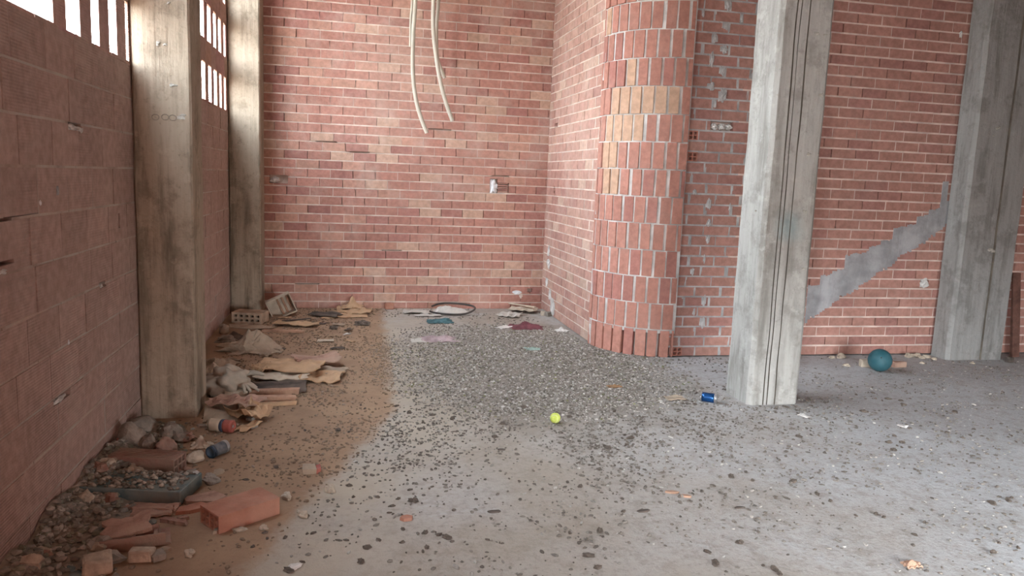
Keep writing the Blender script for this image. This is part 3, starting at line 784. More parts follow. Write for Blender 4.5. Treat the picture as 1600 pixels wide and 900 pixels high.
# plastic bag with knotted ends
def plastic_bag():
    p = at(357, 612); o_ = empty('plastic_bag', (p.x, p.y, 0)); tag(o_, 'dirty white tied plastic bag beside the nearest left column', 'bag')
    w = MB(); w.rock(.16, .13, .115, 11, rough=.38, sub=3, freq=1.9, smooth=True); w.build('bag_body', 'bag', o_, (0, 0, -.002), .4)
    w = MB()
    for i, (a, l_) in enumerate(((-.5, .13), (-.9, .10), (-1.3, .12), (-.2, .09))):
        b = Vector((.10, -.07, .07)); pts = [b + Vector((math.cos(a) * l_ * t, math.sin(a) * l_ * t, -.05 * t * t + .02 * t)) for t in (0, .3, .6, 1)]
        w.tube(spline(pts, 4), lambda t: .007 + .008 * t * (1.1 - t) * 2, 8)
    w.rock(.02, .018, .02, 5, (.10, -.07, .06), flat=False); w.build('knot', 'bag', o_)
    w = MB()
    for i, (a, l_) in enumerate(((.8, .12), (1.1, .10), (.3, .13))):
        b = Vector((.10, .06, .10)); pts = [b + Vector((math.cos(a) * l_ * t, math.sin(a) * l_ * t, .05 * t - .06 * t * t)) for t in (0, .3, .6, 1)]
        w.tube(spline(pts, 4), lambda t: .008 + .010 * t * (1.1 - t) * 2, 8)
    w.build('handle', 'bag', o_)
plastic_bag()
heap('cloth_heap', 'card_w', 'pale dusty cloth squeezed between the plastic bag and the nearest left column', 'rag', 327, 588, .22, .36, .10, 23, peaks=((.6, .6, 1),))

# the cardboard pile
sheet_obj('cardboard_sheet', 'dark', 'dark grey board lying at the front of the cardboard pile', 'board', ((382, 608), (478, 605)), .30, .012, 21, t=.012, k=.06)
sheet_obj('cardboard_sheet', 'card_w', 'pale curled cardboard lying over the dark board', 'cardboard', ((396, 594), (482, 592)), .22, .018, 22, t=.006, z=.018, fold=.02)
sheet_obj('cardboard_sheet', 'card', 'large flattened tan carton in the middle of the cardboard pile', 'cardboard', ((402, 582), (500, 586)), .34, .022, 25, t=.008, z=.05, fold=.03)
sheet_obj('cardboard_sheet', 'card', 'tan cardboard flap at the right end of the cardboard pile', 'cardboard', ((474, 590), (533, 592)), .30, .030, 27, t=.007, z=.0, curl=.02, fold=.03)
sheet_obj('cardboard_sheet', 'terra_p', 'reddish cardboard sheet propped at the back right of the cardboard pile', 'cardboard', ((458, 575), (528, 569)), .18, .018, 29, t=.007, z=.045, tilt=(.10, 0), curl=.03)
sheet_obj('cardboard_sheet', 'card_g', 'greenish grey cardboard scrap under the reddish sheet', 'cardboard', ((494, 580), (540, 582)), .20, .016, 33, t=.006)
sheet_obj('cardboard_sheet', 'card', 'small folded tan carton at the left end of the cardboard pile', 'cardboard', ((392, 588), (420, 588)), .22, .04, 35, t=.006, z=.03, fold=.05)
# planks below
plank('plank', ((388, 617), (466, 615)), .055, .035, 'wood', 'upper of two pinkish planks in front of the dark board', group='pinkish planks')
plank('plank', ((384, 627), (462, 627)), .06, .035, 'wood', 'middle pinkish plank, nearer the camera than the one by the dark board', group='pinkish planks')
plank('plank', ((388, 636), (462, 632)), .03, .022, 'card', 'thin tan batten nearest the camera below the two pinkish planks', group='pinkish planks')
plank('brick_slip', ((353, 620), (386, 618)), .075, .04, 'card_w', 'short pale clay slip left of the pinkish planks', 'brick shard')
# flattened carton by the column
sheet_obj('cardboard_sheet', 'card_g', 'grey-brown flattened carton leaning at the foot of the nearest left column', 'cardboard', ((318, 655), (372, 652)), .30, .012, 41, t=.008, z=.0, tilt=(.20, 0), k=.05)
sheet_obj('cardboard_sheet', 'terra_p', 'torn reddish carton strip folded over the grey-brown carton', 'cardboard', ((333, 640), (405, 646)), .20, .03, 43, t=.006, z=.05, fold=.05)
sheet_obj('cardboard_sheet', 'card', 'torn tan carton with upturned corner right of the red and white can', 'cardboard', ((366, 662), (410, 650)), .22, .04, 45, t=.006, z=.01, fold=.05, curl=.04)
sheet_obj('cardboard_sheet', 'card', 'loose tan carton strip in front of the torn upturned carton', 'cardboard', ((374, 676), (402, 662)), .07, .02, 47, t=.005)

def can(name, px, py, ang, r, L, mats, label, crush=.0, seed=1):
    p = at(px, py); o_ = empty(name, (p.x, p.y, r)); o_.rotation_euler = (0, PI / 2, ang); tag(o_, label, 'can')
    def T(q):
        k = 1 + crush * mn.noise(Vector((q.x * 25, q.y * 25, q.z * 18 + seed)))
        x_, y_ = q.x * k, q.y * k
        return Vector((min(x_, r - .001), y_, q.z))
    segs = mats
    z = -L / 2
    for i, (frac, mt_, nm) in enumerate(segs):
        z1 = z + L * frac; w = MB(); pr_ = []
        e0, e1 = i == 0, i == len(segs) - 1
        if e0: pr_ += [(.0001, z + .006), (r * .72, z + .006), (r * .76, z), (r * .82, z + .001), (r, z + .010)]
        pr_ += [(r, z + (z1 - z) * f) for f in ((.05, .25, .5, .75, 1) if not e1 else (0, .25, .5, .75, .93))]
        if e1: pr_ += [(r * .86, z1 - .002), (r * .86, z1), (r * .80, z1), (r * .79, z1 - .005), (.0001, z1 - .005)]
        w.lathe(pr_, 28, T=T); last = w.build(nm, mt_, o_); z = z1
    w = MB(); w.box(-.008, .008, -.005, .013, L / 2 - .004, L / 2 - .002, bev=.001); w.build('pull_tab', 'metal', last)
    return o_
p = at(1097, 627); q = at(1118, 630); 
can('drink_can', 1107, 628, math.atan2(q.y - p.y, q.x - p.x), .033, .115, ((.06, 'metal', 'base'), (.78, 'canblue', 'body'), (.16, 'metal', 'lid')), 'shiny blue drinks can lying at the foot of the free-standing column', .03)
p = at(325, 716); q = at(356, 702)
can('drink_can', 341, 711, math.atan2(q.y - p.y, q.x - p.x), .033, .115, ((.12, 'can_dust2', 'base'), (.70, 'can_dust', 'body'), (.18, 'metal', 'lid')), 'dusty crushed blue can among the rubble on the left', .16, 4)
p = at(326, 672); q = at(366, 676)
can('drink_can', 346, 674, math.atan2(q.y - p.y, q.x - p.x), .036, .15, ((.5, 'canwhite', 'body'), (.14, 'cannavy', 'band'), (.36, 'canred', 'end')), 'red, navy and cream can in front of the flattened cartons', .06, 7)

# stones behind the ribbed brick
rock_obj('rubble_stone', 'stone', 'large grey concrete lump behind the dusty ribbed brick', 'stone', 206, 703, (.085, .075, .095), 13, rough=.2)
rock_obj('rubble_stone', 'stone', 'small grey stone leaning on the large lump', 'stone', 232, 708, (.045, .05, .065), 15, rough=.25)
rock_obj('rubble_stone', 'terra_d', 'reddish broken brick lump behind the ribbed brick', 'stone', 258, 708, (.07, .05, .055), 18, rough=.25)
rock_obj('rubble_stone', 'stone', 'wide flat grey slab of mortar at the foot of the nearest left column', 'stone', 222, 678, (.09, .08, .07), 25, rough=.25)
rock_obj('rubble_stone', 'stone', 'grey mortar lump in front of the nearest left column', 'stone', 268, 684, (.08, .06, .055), 29, rough=.3)
rock_obj('rubble_stone', 'stone_w', 'pale broken mortar block between the ribbed brick and the dusty blue can', 'stone', 305, 720, (.055, .04, .035), 33, rough=.18)
rock_obj('red_scrap', 'canred', 'small red scrap at the wall beside the large grey lump', 'scrap', 185, 709, (.018, .02, .055), 35, rough=.2)
heap('paper_scrap', 'card_w', 'crumpled pale paper left of the dusty blue can', 'paper', 314, 698, .10, .10, .07, 37)
rock_obj('rubble_stone', 'stone', 'greyish stone on the dusty floor in front of the dusty blue can', 'stone', 330, 754, (.045, .035, .028), 40)
# teal painted board with gravel
c, a, L = seg((170, 781), (272, 786))
tr = empty('painted_board', (c.x - .02, c.y + .10, 0), a); tr.rotation_euler = (0, 0, a); tag(tr, 'dirty teal painted board covered with grit in front of the ribbed brick', 'board')
w = MB(); w.box(-.22, .22, -.11, .11, .0, .06, bev=.004); w.build('panel', 'tray', tr)
w = MB(); w.box(-.23, .23, -.125, -.11, .0, .068, bev=.003); w.box(.22, .235, -.125, .11, 0, .068, bev=.003); w.build('rim', 'tray', tr)
w = MB()
for _ in range(420):
    u, v_ = R.uniform(-.215, .205), R.uniform(-.105, .105)
    if R.random() > .35 + .65 * (mn.noise(Vector((u * 9, v_ * 9, 4))) + .4) or (u > .10 and v_ < -.03 and R.random() < .8): continue
    s_ = R.choice((.006, .008, .012, .016)); w.rock(s_, s_ * .7, s_ * .7, _, (u, v_, .059), sub=0, col=R.choice(((.20, .175, .145), (.15, .135, .11), (.27, .24, .20), (.36, .33, .28))))
gp = w.build('grit_cover', 'crumb', tr); gp['kind'] = 'stuff'
# brick shards
def shard(name, mat, px, py, w_, l_, t, seed, label, z=0.0, rz=0.0, tilt=(0, 0), cat='brick shard', n=7, group=None):
    p = at(px, py); rr = random.Random(seed); w = MB()
    P = []
    for i in range(n):
        a = 2 * PI * (i + rr.uniform(-.25, .25)) / n; k = rr.uniform(.75, 1.1); P.append((math.cos(a) * w_ / 2 * k, math.sin(a) * l_ / 2 * k))
    vs = [Vector((x, y, 0)) for x, y in P] + [Vector((x * .95, y * .95, t)) for x, y in P]
    w.add(vs, [tuple(range(n - 1, -1, -1)), tuple(range(n, 2 * n))] + [(i, (i + 1) % n, n + (i + 1) % n, n + i) for i in range(n)])
    o = w.build(name, mat, None, (p.x, p.y, z), (tilt[0], tilt[1], rz)); tag(o, label, cat, group); return o
sheet_obj('clay_slip', 'terra_p', 'long thin terracotta slip in front of the teal board', 'brick shard', ((196, 795), (278, 797)), .07, .012, 51, t=.012, k=.1)
sheet_obj('clay_slip', 'terra_p', 'pale terracotta slip left of the clean hollow brick', 'brick shard', ((205, 806), (270, 802)), .08, .012, 53, t=.012, k=.14)
shard('clay_slip', 'terra_p', 318, 782, .20, .14, .018, 55, 'flat pale terracotta tile piece behind the clean hollow brick', rz=.2, n=5)
shard('clay_slip', 'terra', 300, 797, .16, .10, .016, 57, 'orange terracotta shard touching the clean hollow brick', rz=.5, n=6, z=.0)
plank('clay_slip', ((256, 815), (290, 820)), .025, .016, 'terra_d', 'thin dark clay strip between the broken brick and the clean hollow brick', 'brick shard')
# broken hollow brick
p = at(213, 850)
bb = empty('broken_brick', (p.x, p.y + .02, 0)); bb.rotation_euler = (0, 0, .25); tag(bb, 'broken hollow brick with exposed webs and a flat top slab, near the front left', 'brick')
w = MB(); w.box(-.13, .12, -.07, .07, 0, .012, j=.004); w.box(-.13, .10, -.075, -.063, .01, .055, j=.005); w.box(-.02, -.01, -.07, .06, .01, .05, j=.004); w.box(-.12, .08, .0, .012, .01, .055, j=.005); w.box(.06, .075, -.06, .0, .01, .045, j=.004)
w.build('webs', 'terra_d', bb)
w = MB(); w.sheet(.17, .13, 6, 5, lambda u, v: .02 * N2(u, v, 3, 1.2), .014, ragged(.17, .13, 3, .2), smooth=False); w.build('top_slab', 'terra_p', bb, (-.035, .025, .05), (.12, -.1, .1))
sheet_obj('clay_slip', 'terra_d', 'dull clay flake in front of the broken hollow brick', 'brick shard', ((145, 858), (186, 860)), .09, .012, 61, t=.012)
# pale blocks at the front
def chunk(name, mat, px, py, s, rz, label, cat, seed, roll=0.0):
    p = at(px, py); w = MB(); V = []
    w.bevbox(-s[0] / 2, s[0] / 2, -s[1] / 2, s[1] / 2, 0, s[2], min(s) * .12, (1, 1, 1), 0, lambda q: q + Vector((mn.noise(q * 30 + Vector((seed, 0, 0))), mn.noise(q * 30 + Vector((0, seed, 0))), mn.noise(q * 30 + Vector((0, 0, seed))) if q.z > s[2] * .5 else 0)) * min(s) * .22)
    o = w.build(name, mat, None, (p.x, p.y, 0), (roll, 0, rz)); tag(o, label, cat); return o
chunk('mortar_chunk', 'stone_w', 222, 876, (.085, .05, .05), -.1, 'cream broken block on the dusty floor in front of the broken hollow brick', 'stone', 3)
chunk('mortar_chunk', 'stone', 246, 874, (.05, .05, .03), .5, 'grey shard right beside the cream broken block', 'stone', 23)
chunk('mortar_chunk', 'stone_w', 153, 893, (.10, .09, .06), .3, 'cream crumbling block at the bottom edge of the view', 'stone', 9)
chunk('mortar_chunk', 'stone_w', 60, 878, (.075, .06, .045), .9, 'pale squared chip at the foot of the left wall, beside a wire', 'stone', 15)
sheet_obj('plastic_scrap', 'tray', 'dark bluish plastic scrap at the bottom left edge', 'plastic scrap', ((95, 897), (135, 898)), .14, .02, 63, t=.004)
S = spline([at(56, 884, .012), at(78, 880, .010), at(100, 873, .012), at(118, 864, .016), at(131, 858, .012)], 8)
w = MB(); w.tube([p_ - S[0] for p_ in S], .0045, 8); tag(w.build('wire', 'wire', None, S[0]), 'thin grey wire curving over the grit at the bottom left', 'wire')
S = spline([at(148, 776, .05), at(158, 790, .05), at(170, 800, .05), at(178, 812, .03)], 6)

# litter along the back wall
p = at(548, 489)
sheet_obj('cardboard_sheet', 'card', 'broad tan cardboard lying flat by the back wall', 'cardboard', ((524, 487), (578, 489)), .34, .018, 71, t=.008, fold=.04)
sheet_obj('cardboard_sheet', 'card', 'lower tan cardboard layer under the broad piece by the back wall', 'cardboard', ((528, 494), (574, 494)), .22, .012, 73, t=.006)
heap('cardboard_heap', 'card', 'peaked tan crumpled cardboard on top of the flat pieces by the back wall', 'cardboard', 551, 484, .24, .24, .13, 75, peaks=((.5, .6, 1),), z=.03)
sheet_obj('cloth_scrap', 'dark', 'dark rag lying left of the tan cardboard by the back wall', 'rag', ((488, 492), (530, 496)), .20, .025, 77, t=.01)
p = at(608, 484); chunk('brick_piece', 'terra', 608, 483, (.10, .07, .07), .05, 'small red brick piece standing alone at the back wall', 'brick shard', 19)
rock_obj('clod', 'clod', 'dark clod on the brown floor before the tan cardboard', 'clod', 566, 508, (.075, .05, .035), 45, rough=.5)
rock_obj('clod', 'clod', 'smaller dark clod left of the bigger dark clod near the back', 'clod', 521, 514, (.04, .04, .022), 47)
sheet_obj('paper_scrap', 'white', 'small white scrap on the brown floor near the back', 'paper', ((538, 524), (546, 522)), .04, .01, 49, t=.003, nx=6, ny=6)
sheet_obj('paper_sheet', 'paper', 'grey paper lying left of the black hose loop', 'paper', ((630, 488), (672, 489)), .22, .02, 79, t=.004, fold=.02)
sheet_obj('paper_sheet', 'paper', 'long grey paper strip in front of the black hose loop', 'paper', ((648, 494), (690, 494)), .12, .015, 81, t=.004)
S = []
cA = at(706, 490)
pts = [cA + Vector((math.cos(t) * .26 + .02 * math.sin(3 * t), math.sin(t) * .17, .02 + .035 * (1 + math.sin(t)))) for t in [(-2.7 + i * .27) for i in range(21)]]
S = spline(pts, 4); w = MB(); w.tube([q - cA for q in S], .011, 10); tag(w.build('hose', 'black', None, cA), 'black hose curled in a loop by the back wall', 'hose')
heap('plastic_sheet', 'paper', 'pale grey crumpled sheet inside the black hose loop', 'plastic sheet', 707, 490, .42, .24, .10, 83, peaks=((.3, .5, 1), (.7, .6, .6)))
heap('plastic_sheet', 'white', 'white crumpled plastic left inside the black hose loop', 'plastic sheet', 685, 489, .12, .16, .07, 85)
heap('cloth_scrap', 'teal', 'teal rag in front of the black hose loop', 'rag', 687, 503, .26, .20, .04, 87, peaks=((.35, .5, .7), (.75, .5, 1)))
heap('cloth_scrap', 'pink', 'pinkish patterned cloth on the grit before the back wall', 'rag', 683, 531, .30, .24, .05, 89, peaks=((.3, .5, .8), (.8, .5, 1)))
sheet_obj('paper_sheet', 'paper', 'flat grey paper under the left end of the pinkish cloth', 'paper', ((642, 533), (668, 533)), .16, .008, 91, t=.004)
# back right corner
sheet_obj('cardboard_sheet', 'paper', 'grey folded carton lying in the right corner of the back wall', 'cardboard', ((780, 492), (812, 495)), .26, .02, 93, t=.006, fold=.04)
sheet_obj('cardboard_sheet', 'card_w', 'pale flattened carton behind the grey folded carton, in the back corner', 'cardboard', ((796, 486), (838, 489)), .24, .015, 95, t=.006, z=.02, fold=.03)
plank('batten', ((794, 482), (836, 489)), .03, .012, 'card_w', 'thin pale batten across the cartons in the back corner', 'batten', z=.06)
rock_obj('stone', 'stone_w', 'small pale stone at the corner of the back and inner walls', 'stone', 849, 493, (.035, .03, .04), 51)
chunk('mortar_chunk', 'stone', 857, 494, (.08, .06, .05), .5, 'grey mortar chunk in the corner beside the small pale stone', 'stone', 27)
heap('cloth_scrap', 'maroon', 'maroon cloth in the right back corner', 'rag', 822, 512, .32, .24, .07, 97, peaks=((.45, .5, 1), (.8, .5, .3)))
sheet_obj('paper_scrap', 'white', 'white paper scrap left of the maroon cloth', 'paper', ((778, 514), (796, 511)), .10, .015, 99, t=.003, nx=10, ny=8)
heap('paper_scrap', 'white', 'white crumpled tissue near the inner wall', 'paper', 877, 517, .12, .10, .045, 101, nx=16, ny=14)
heap('plastic_scrap', 'mint', 'mint green scrap on the grit', 'plastic scrap', 832, 546, .12, .10, .02, 103, nx=14, ny=12)
heap('paper_scrap', 'orange', 'small orange scrap on the grit in front of the rounded corner', 'paper', 960, 605, .10, .06, .02, 105, nx=12, ny=10)
sheet_obj('cloth_scrap', 'card_g', 'flat brownish rag on the grit left of the shiny blue can', 'rag', ((1040, 624), (1068, 624)), .10, .012, 107, t=.005)
# tennis ball and big teal ball
def ball(name, px, py, r, mat, label, seam=None):
    p = at(px, py); o_ = empty(name, (p.x, p.y, r)); tag(o_, label, 'ball'); w = MB()
    V, Fc = ICO[3]; w.add([q * r for q in V], Fc, smooth=True); w.build('ball_shell', mat, o_)
    if seam:
        pts = []
        for i in range(61):
            t = 2 * PI * i / 60; a_, b_ = .75, .25
            q = Vector((a_ * math.cos(t) + b_ * math.cos(3 * t), a_ * math.sin(t) - b_ * math.sin(3 * t), 2 * math.sqrt(a_ * b_) * math.sin(2 * t))); pts.append(q.normalized() * r * 1.002)
        w = MB(); w.tube(pts, r * .035, 6, cap=False); w.build('seam', seam, o_, None, (.6, .4, .3))
    else:
        w = MB(); w.lathe([(.0001, .0), (.006, .0), (.007, .002), (.004, .003), (.0001, .003)], 12); w.build('valve', 'black', o_, (-.05, -math.sqrt(max(r * r - .05 ** 2 - .04 ** 2, 0)) , .04), (PI / 2, 0, 0))
    return o_
ball('tennis_ball', 867, 661, .033, 'felt', 'yellow-green tennis ball in the middle of the floor', 'felt_seam')
ball('rubber_ball', 1373, 580, .098, 'rubber', 'large dark teal rubber ball near the right brick wall')
p = at(1348, 576); chunk('brick_piece', 'card_w', 1352, 573, (.10, .06, .06), -.2, 'pale broken brick left of the teal ball', 'brick shard', 41)
chunk('brick_piece', 'terra_p', 1402, 573, (.13, .08, .05), .1, 'reddish dusty brick piece right of the teal ball', 'brick shard', 43)
# leaning board and dark scrap beyond the pilaster
w = MB(); w.box(-.035, .035, -.012, .012, 0, .82, j=.004)
tag(w.build('board', 'brownwood', None, (6.36, 6.10, 0), (-.08, -.06, -.2)), 'narrow dark brown board leaning on the wall beyond the right pilaster', 'board')
chunk('brick_piece', 'dark', 1577, 566, (.06, .05, .05), .2, 'small dark block at the foot of the right pilaster', 'brick shard', 45)

# single pieces scattered on the open floor
shard('tile_shard', 'terra', 635, 812, .075, .05, .014, 111, 'flat orange tile shard alone on the pale floor', rz=.2, tilt=(.0, .0), n=6)
rock_obj('stone', 'stone_w', 'elongated white stone at the edge of the brown shaded floor', 'stone', 473, 807, (.035, .018, .02), 113, rz=-1.0, rough=.4)
rock_obj('stone', 'stone_w', 'round beige stone right of the clean hollow brick', 'stone', 448, 779, (.03, .022, .02), 115, rough=.4)
rock_obj('stone', 'stone_w', 'pale pebble at the tip of the sandy patch', 'stone', 516, 768, (.024, .024, .024), 117, rough=.4)
rock_obj('stone', 'white', 'white chip near the bottom left of the pale floor', 'stone', 459, 888, (.028, .018, .012), 119, rough=.4)
rock_obj('stone', 'stone_w', 'white chip in front of the clean hollow brick', 'stone', 412, 827, (.018, .016, .014), 121, rough=.4)
rock_obj('stone', 'stone_w', 'white chip on the brown floor by the cream broken block', 'stone', 296, 868, (.02, .018, .016), 123, rough=.4)
rock_obj('stone', 'white', 'white chip on the dusty floor right of the ribbed brick', 'stone', 306, 745, (.022, .02, .02), 125, rough=.3)
rock_obj('curved_shard', 'stone_w', 'pale curved shard at the foot of the clean hollow brick', 'stone', 376, 829, (.03, .015, .01), 127)
p = at(487, 738); o_ = empty('crushed_carton', (p.x, p.y, 0), .1); tag(o_, 'small crushed brown carton with a red end on the brown floor', 'carton')
w = MB(); w.box(-.045, .02, -.03, .03, 0, .032, j=.005); w.build('carton_body', 'card_g', o_)
w = MB(); w.box(.0205, .045, -.028, .028, 0, .03, j=.004); w.build('carton_end', 'canred', o_)
sheet_obj('paper_scrap', 'white', 'white scrap on the floor in front of the free-standing column', 'paper', ((1248, 650), (1264, 654)), .05, .012, 129, t=.003, nx=8, ny=6)
sheet_obj('paper_scrap', 'white', 'white scrap in the middle of the right hand floor', 'paper', ((1406, 668), (1414, 667)), .05, .01, 131, t=.003, nx=8, ny=6)
for i, (px, py, s_) in enumerate(((1291, 549, .02), (1300, 558, .02), (1314, 557, .035), (1322, 570, .02))):
    rock_obj('mortar_crumb', 'stone_w', 'pale mortar crumb at the wall base between the columns, left of the teal ball', 'stone', px, py + 2, (s_ * 1.4, s_, s_ * .8), 140 + i, group='mortar crumbs left of the teal ball')
for i, (px, py, s_) in enumerate(((1418, 557, .03), (1424, 556, .02), (1432, 556, .03), (1440, 559, .02), (1448, 558, .025), (1459, 561, .02), (1476, 558, .025), (1441, 567, .015), (1519, 567, .015))):
    rock_obj('mortar_crumb', 'stone_w', 'pale mortar crumb at the wall base right of the teal ball', 'stone', px, py + 1, (s_ * 1.3, s_, s_ * .8), 150 + i, group='mortar crumbs right of the teal ball')
twig = [(1006, 799, .05), (772, 800, .045), (1155, 794, .04), (905, 690, .02), (783, 703, .04)]
for i, (px, py, l_) in enumerate(twig):
    lab = ['dark flat scrap on the pale floor, widest of the dark flakes', 'dark flake left of the widest dark flake on the open floor', 'dark flake right of the widest dark flake on the open floor', 'small dark flake below and right of the tennis ball', 'grey flake on the bluish patch left of the tennis ball'][i]
    shard('dark_flake', 'dark', px, py, l_ * 1.5, l_ * .6, .006, 160 + i, lab, rz=R.uniform(-.3, .3), cat='flake', n=7)
for i, (px, py) in enumerate(((1050, 770), (1070, 776))):
    shard('wood_chip', 'wood', px, py, .07, .03, .008, 170 + i, ['brown chip behind the widest dark flake', 'pinkish chip just right of the brown chip'][i], rz=-.3, cat='chip')
heap('leaf_tuft', 'wood', 'brown dry tuft at the bottom right of the floor', 'leaf', 1424, 884, .07, .05, .025, 175, nx=14, ny=12)

n_s = 0
while n_s < 24:
    x, y = WL + .07 + abs(R.gauss(0, .16)), R.uniform(2.75, 4.55)
    if x > WL + .4: continue
    sz_ = R.uniform(.018, .042); w = MB(); w.rock(sz_ * 1.2, sz_ * .9, sz_ * .75, 300 + n_s, rough=.5, sub=1, freq=1.5)
    tag(w.build('rubble_stone', R.choice(('stone', 'stone', 'stone_w', 'terra_d', 'card_g')), None, (x, y, max(0, mound_h(x, y) - .008)), R.uniform(0, 6)), 'fist-sized dusty lump on the grey rubble along the foot of the left wall', 'stone', 'lumps on the rubble by the left wall'); n_s += 1
g1 = 'small clay shards along the left wall'
n_s = 0
while n_s < 34:
    x, y = WL + .1 + abs(R.gauss(.0, .38)), R.uniform(2.75, 5.6)
    if x > -.15 or (x < -.85 and 4.7 < y < 5.2) or x < WL + .08: continue
    q = Vector((x, y, 0)); w = MB(); n_ = R.choice((4, 5, 6)); sz_ = R.uniform(.025, .06); P = [(math.cos(2 * PI * i / n_ + R.uniform(-.3, .3)) * sz_ * R.uniform(.6, 1.1), math.sin(2 * PI * i / n_ + R.uniform(-.3, .3)) * sz_ * R.uniform(.35, .7)) for i in range(n_)]
    t_ = R.uniform(.008, .016)
    w.add([Vector((a, b, 0)) for a, b in P] + [Vector((a * .93, b * .93, t_)) for a, b in P], [tuple(range(n_ - 1, -1, -1)), tuple(range(n_, 2 * n_))] + [(i, (i + 1) % n_, n_ + (i + 1) % n_, n_ + i) for i in range(n_)])
    tag(w.build('clay_shard', R.choice(('terra_d', 'terra_p', 'stone', 'card_g')), None, q, R.uniform(0, 6)), 'small dusty shard lying on the brown shaded floor by the left wall', 'brick shard', g1); n_s += 1
g2 = 'small board scraps in the far left litter'
n_s = 0
while n_s < 22:
    x, y = R.uniform(-.95, .05), R.uniform(5.3, 8.2)
    if R.random() < (x + .9) * .7: continue
    w = MB(); w.sheet(R.uniform(.06, .16), R.uniform(.03, .09), 5, 3, lambda u, v: .015 * N2(u, v, n_s, 2), .005, ragged(.1, .06, n_s, .25), smooth=False)
    tag(w.build('board_scrap', R.choice(('card', 'card_g', 'card_w', 'dark', 'card_g')), None, (x, y, 0), R.uniform(-.8, .8)), 'small torn board scrap on the dusty floor of the far left litter', 'scrap', g2); n_s += 1

# ------------------------------------------------------------------ clods one by one, then the uncountable grit
def inside_room(x, y):
    if x < WL + .03 or y > YB - .04: return False
    if y > 6.2 and x > 2.83: return False
    if y > 6.8 and x > 2.2: return False
    if x > 2.2 and y > 6.15 and (x - 2.845) ** 2 + (y - 6.825) ** 2 < .614 ** 2: return False
    if 2.74 < x < 3.2 and 4.74 < y < 5.15: return False
    if x < -.87 and (4.77 < y < 5.16 or y > 8.33): return False
    if 5.48 < x < 6.15 and y > 5.97: return False
    return True
def visible(x, y, mrg=.03):
    v = Vector((x, y, 0)) - Vector((0, 0, EYE)); zf = v.dot(fwd)
    if zf < .3: return False
    u, w_ = v.dot(rgt) / zf * F_PX / 800, v.dot(upv) / zf * F_PX / 450
    return abs(u) < 1 + mrg * 4 and abs(w_) < 1 + mrg * 5
def dens(x, y):                              # how thick the grit lies
    cx, cy = (x - 1.45) / 1.25, (y - 6.1) / 1.55
    core = max(0, 1.25 - (cx * cx + cy * cy))
    core = min(1, core * 1.5)
    tail = .42 * math.exp(-(((x - 1.9) / 1.3) ** 2 + ((y - 4.5) / .9) ** 2)) + .25 * math.exp(-(((x - .6) / .8) ** 2 + ((y - 4.6) / .8) ** 2))
    b = mn.noise(Vector((x * 1.7, y * 1.7, 2))) * .5 + mn.noise(Vector((x * 5, y * 5, 7))) * .45
    spr = max(0, .055 + .19 * b + .12 * mn.noise(Vector((x * 2.6, y * 2.6, 21))))
    left = .25 * max(0, min(1, (y - 3.2) / 1.5)) if x < .35 else 0
    return min(1, core * (.75 + .5 * b) + tail * max(0, .6 + b) + spr + left * max(0, .4 + b))
protos = []
for i in range(6):
    w = MB(); w.rock(.011 * R.uniform(.8, 1.4), .008, .006, 200 + i, rough=.5, sub=1, freq=1.7)
    protos.append(w)
clod_me = []
n_cl = 0; tries = 0
group = 'dark clods scattered on the floor'
while n_cl < 150 and tries < 20000:
    tries += 1
    x, y = R.uniform(-.6, 5.5), R.uniform(2.55, 5.0)
    if not inside_room(x, y) or not visible(x, y, 0): continue
    b = mn.noise(Vector((x * 2.2, y * 2.2, 11)))
    if R.random() > .25 + b: continue
    s = R.choice((.8, 1, 1, 1.3, 1.7))
    if n_cl < 6:
        o = protos[n_cl].build('dark_clod', 'clod', None, (x, y, -.001), R.uniform(0, 6))
        clod_me.append(o)
    else:
        o = clod_me[R.randrange(6)].copy(); COL.objects.link(o); o.location = (x, y, -.001); o.rotation_euler = (0, 0, R.uniform(0, 6))
    o.scale = (s, s, s); tag(o, 'small dark dried clod lying on the open grey floor', 'clod', group); n_cl += 1

def grit(name, count, region, sz, label, mound=None, pal=None, dfun=dens):
    w = MB(); V, Fc = ICO[0]; n = 0; tries = 0
    pal = [((.12, .102, .086), .44), ((.17, .15, .13), .36), ((.25, .23, .205), .14), ((.36, .34, .31), .06)]
    pal2 = [((.135, .118, .098), .30), ((.225, .20, .175), .30), ((.32, .295, .265), .24), ((.44, .415, .38), .12), ((.17, .17, .09), .04)]
    while n < count and tries < count * 60:
        tries += 1
        x, y = R.uniform(region[0], region[1]), R.uniform(region[2], region[3])
        if R.random() > dfun(x, y) or not inside_room(x, y) or not visible(x, y): continue
        k = R.random(); acc = 0
        for c, pr_ in (pal2 if (x - 1.45) ** 2 / 1.6 + (y - 6.1) ** 2 / 2.4 < 1.1 else pal):
            acc += pr_
            if k <= acc: break
        v = R.uniform(.75, 1.25); c = tuple(q * v for q in c)
        if x < min(.333 * y - 1.30, .024 * y + .20): c = tuple(q * .4 + t * .6 for q, t in zip(c, (.23, .15, .092)))   # browned to match the shade painted on the floor
        s = sz * R.choice((.5, .6, .7, .8, 1, 1.25)); sx, sy, szz = s * R.uniform(.7, 1.7), s * R.uniform(.6, 1), s * R.uniform(.4, .8)
        a = R.uniform(0, 2 * PI); ca, sa = math.cos(a), math.sin(a); tl = R.uniform(-.4, .4)
        z = (mound(x, y) if mound else 0) + szz * .45
        vs = []
        for p in V:
            f = R.uniform(.75, 1.2); px_, py_, pz_ = p.x * sx * f, p.y * sy * f, p.z * szz * f
            pz_ += px_ * tl * .5
            vs.append(Vector((x + px_ * ca - py_ * sa, y + px_ * sa + py_ * ca, max(z + pz_, -.001))))
        w.add(vs, Fc, c); n += 1
    o = w.build(name, 'crumb'); tag(o, label, 'grit', None, 'stuff'); return o
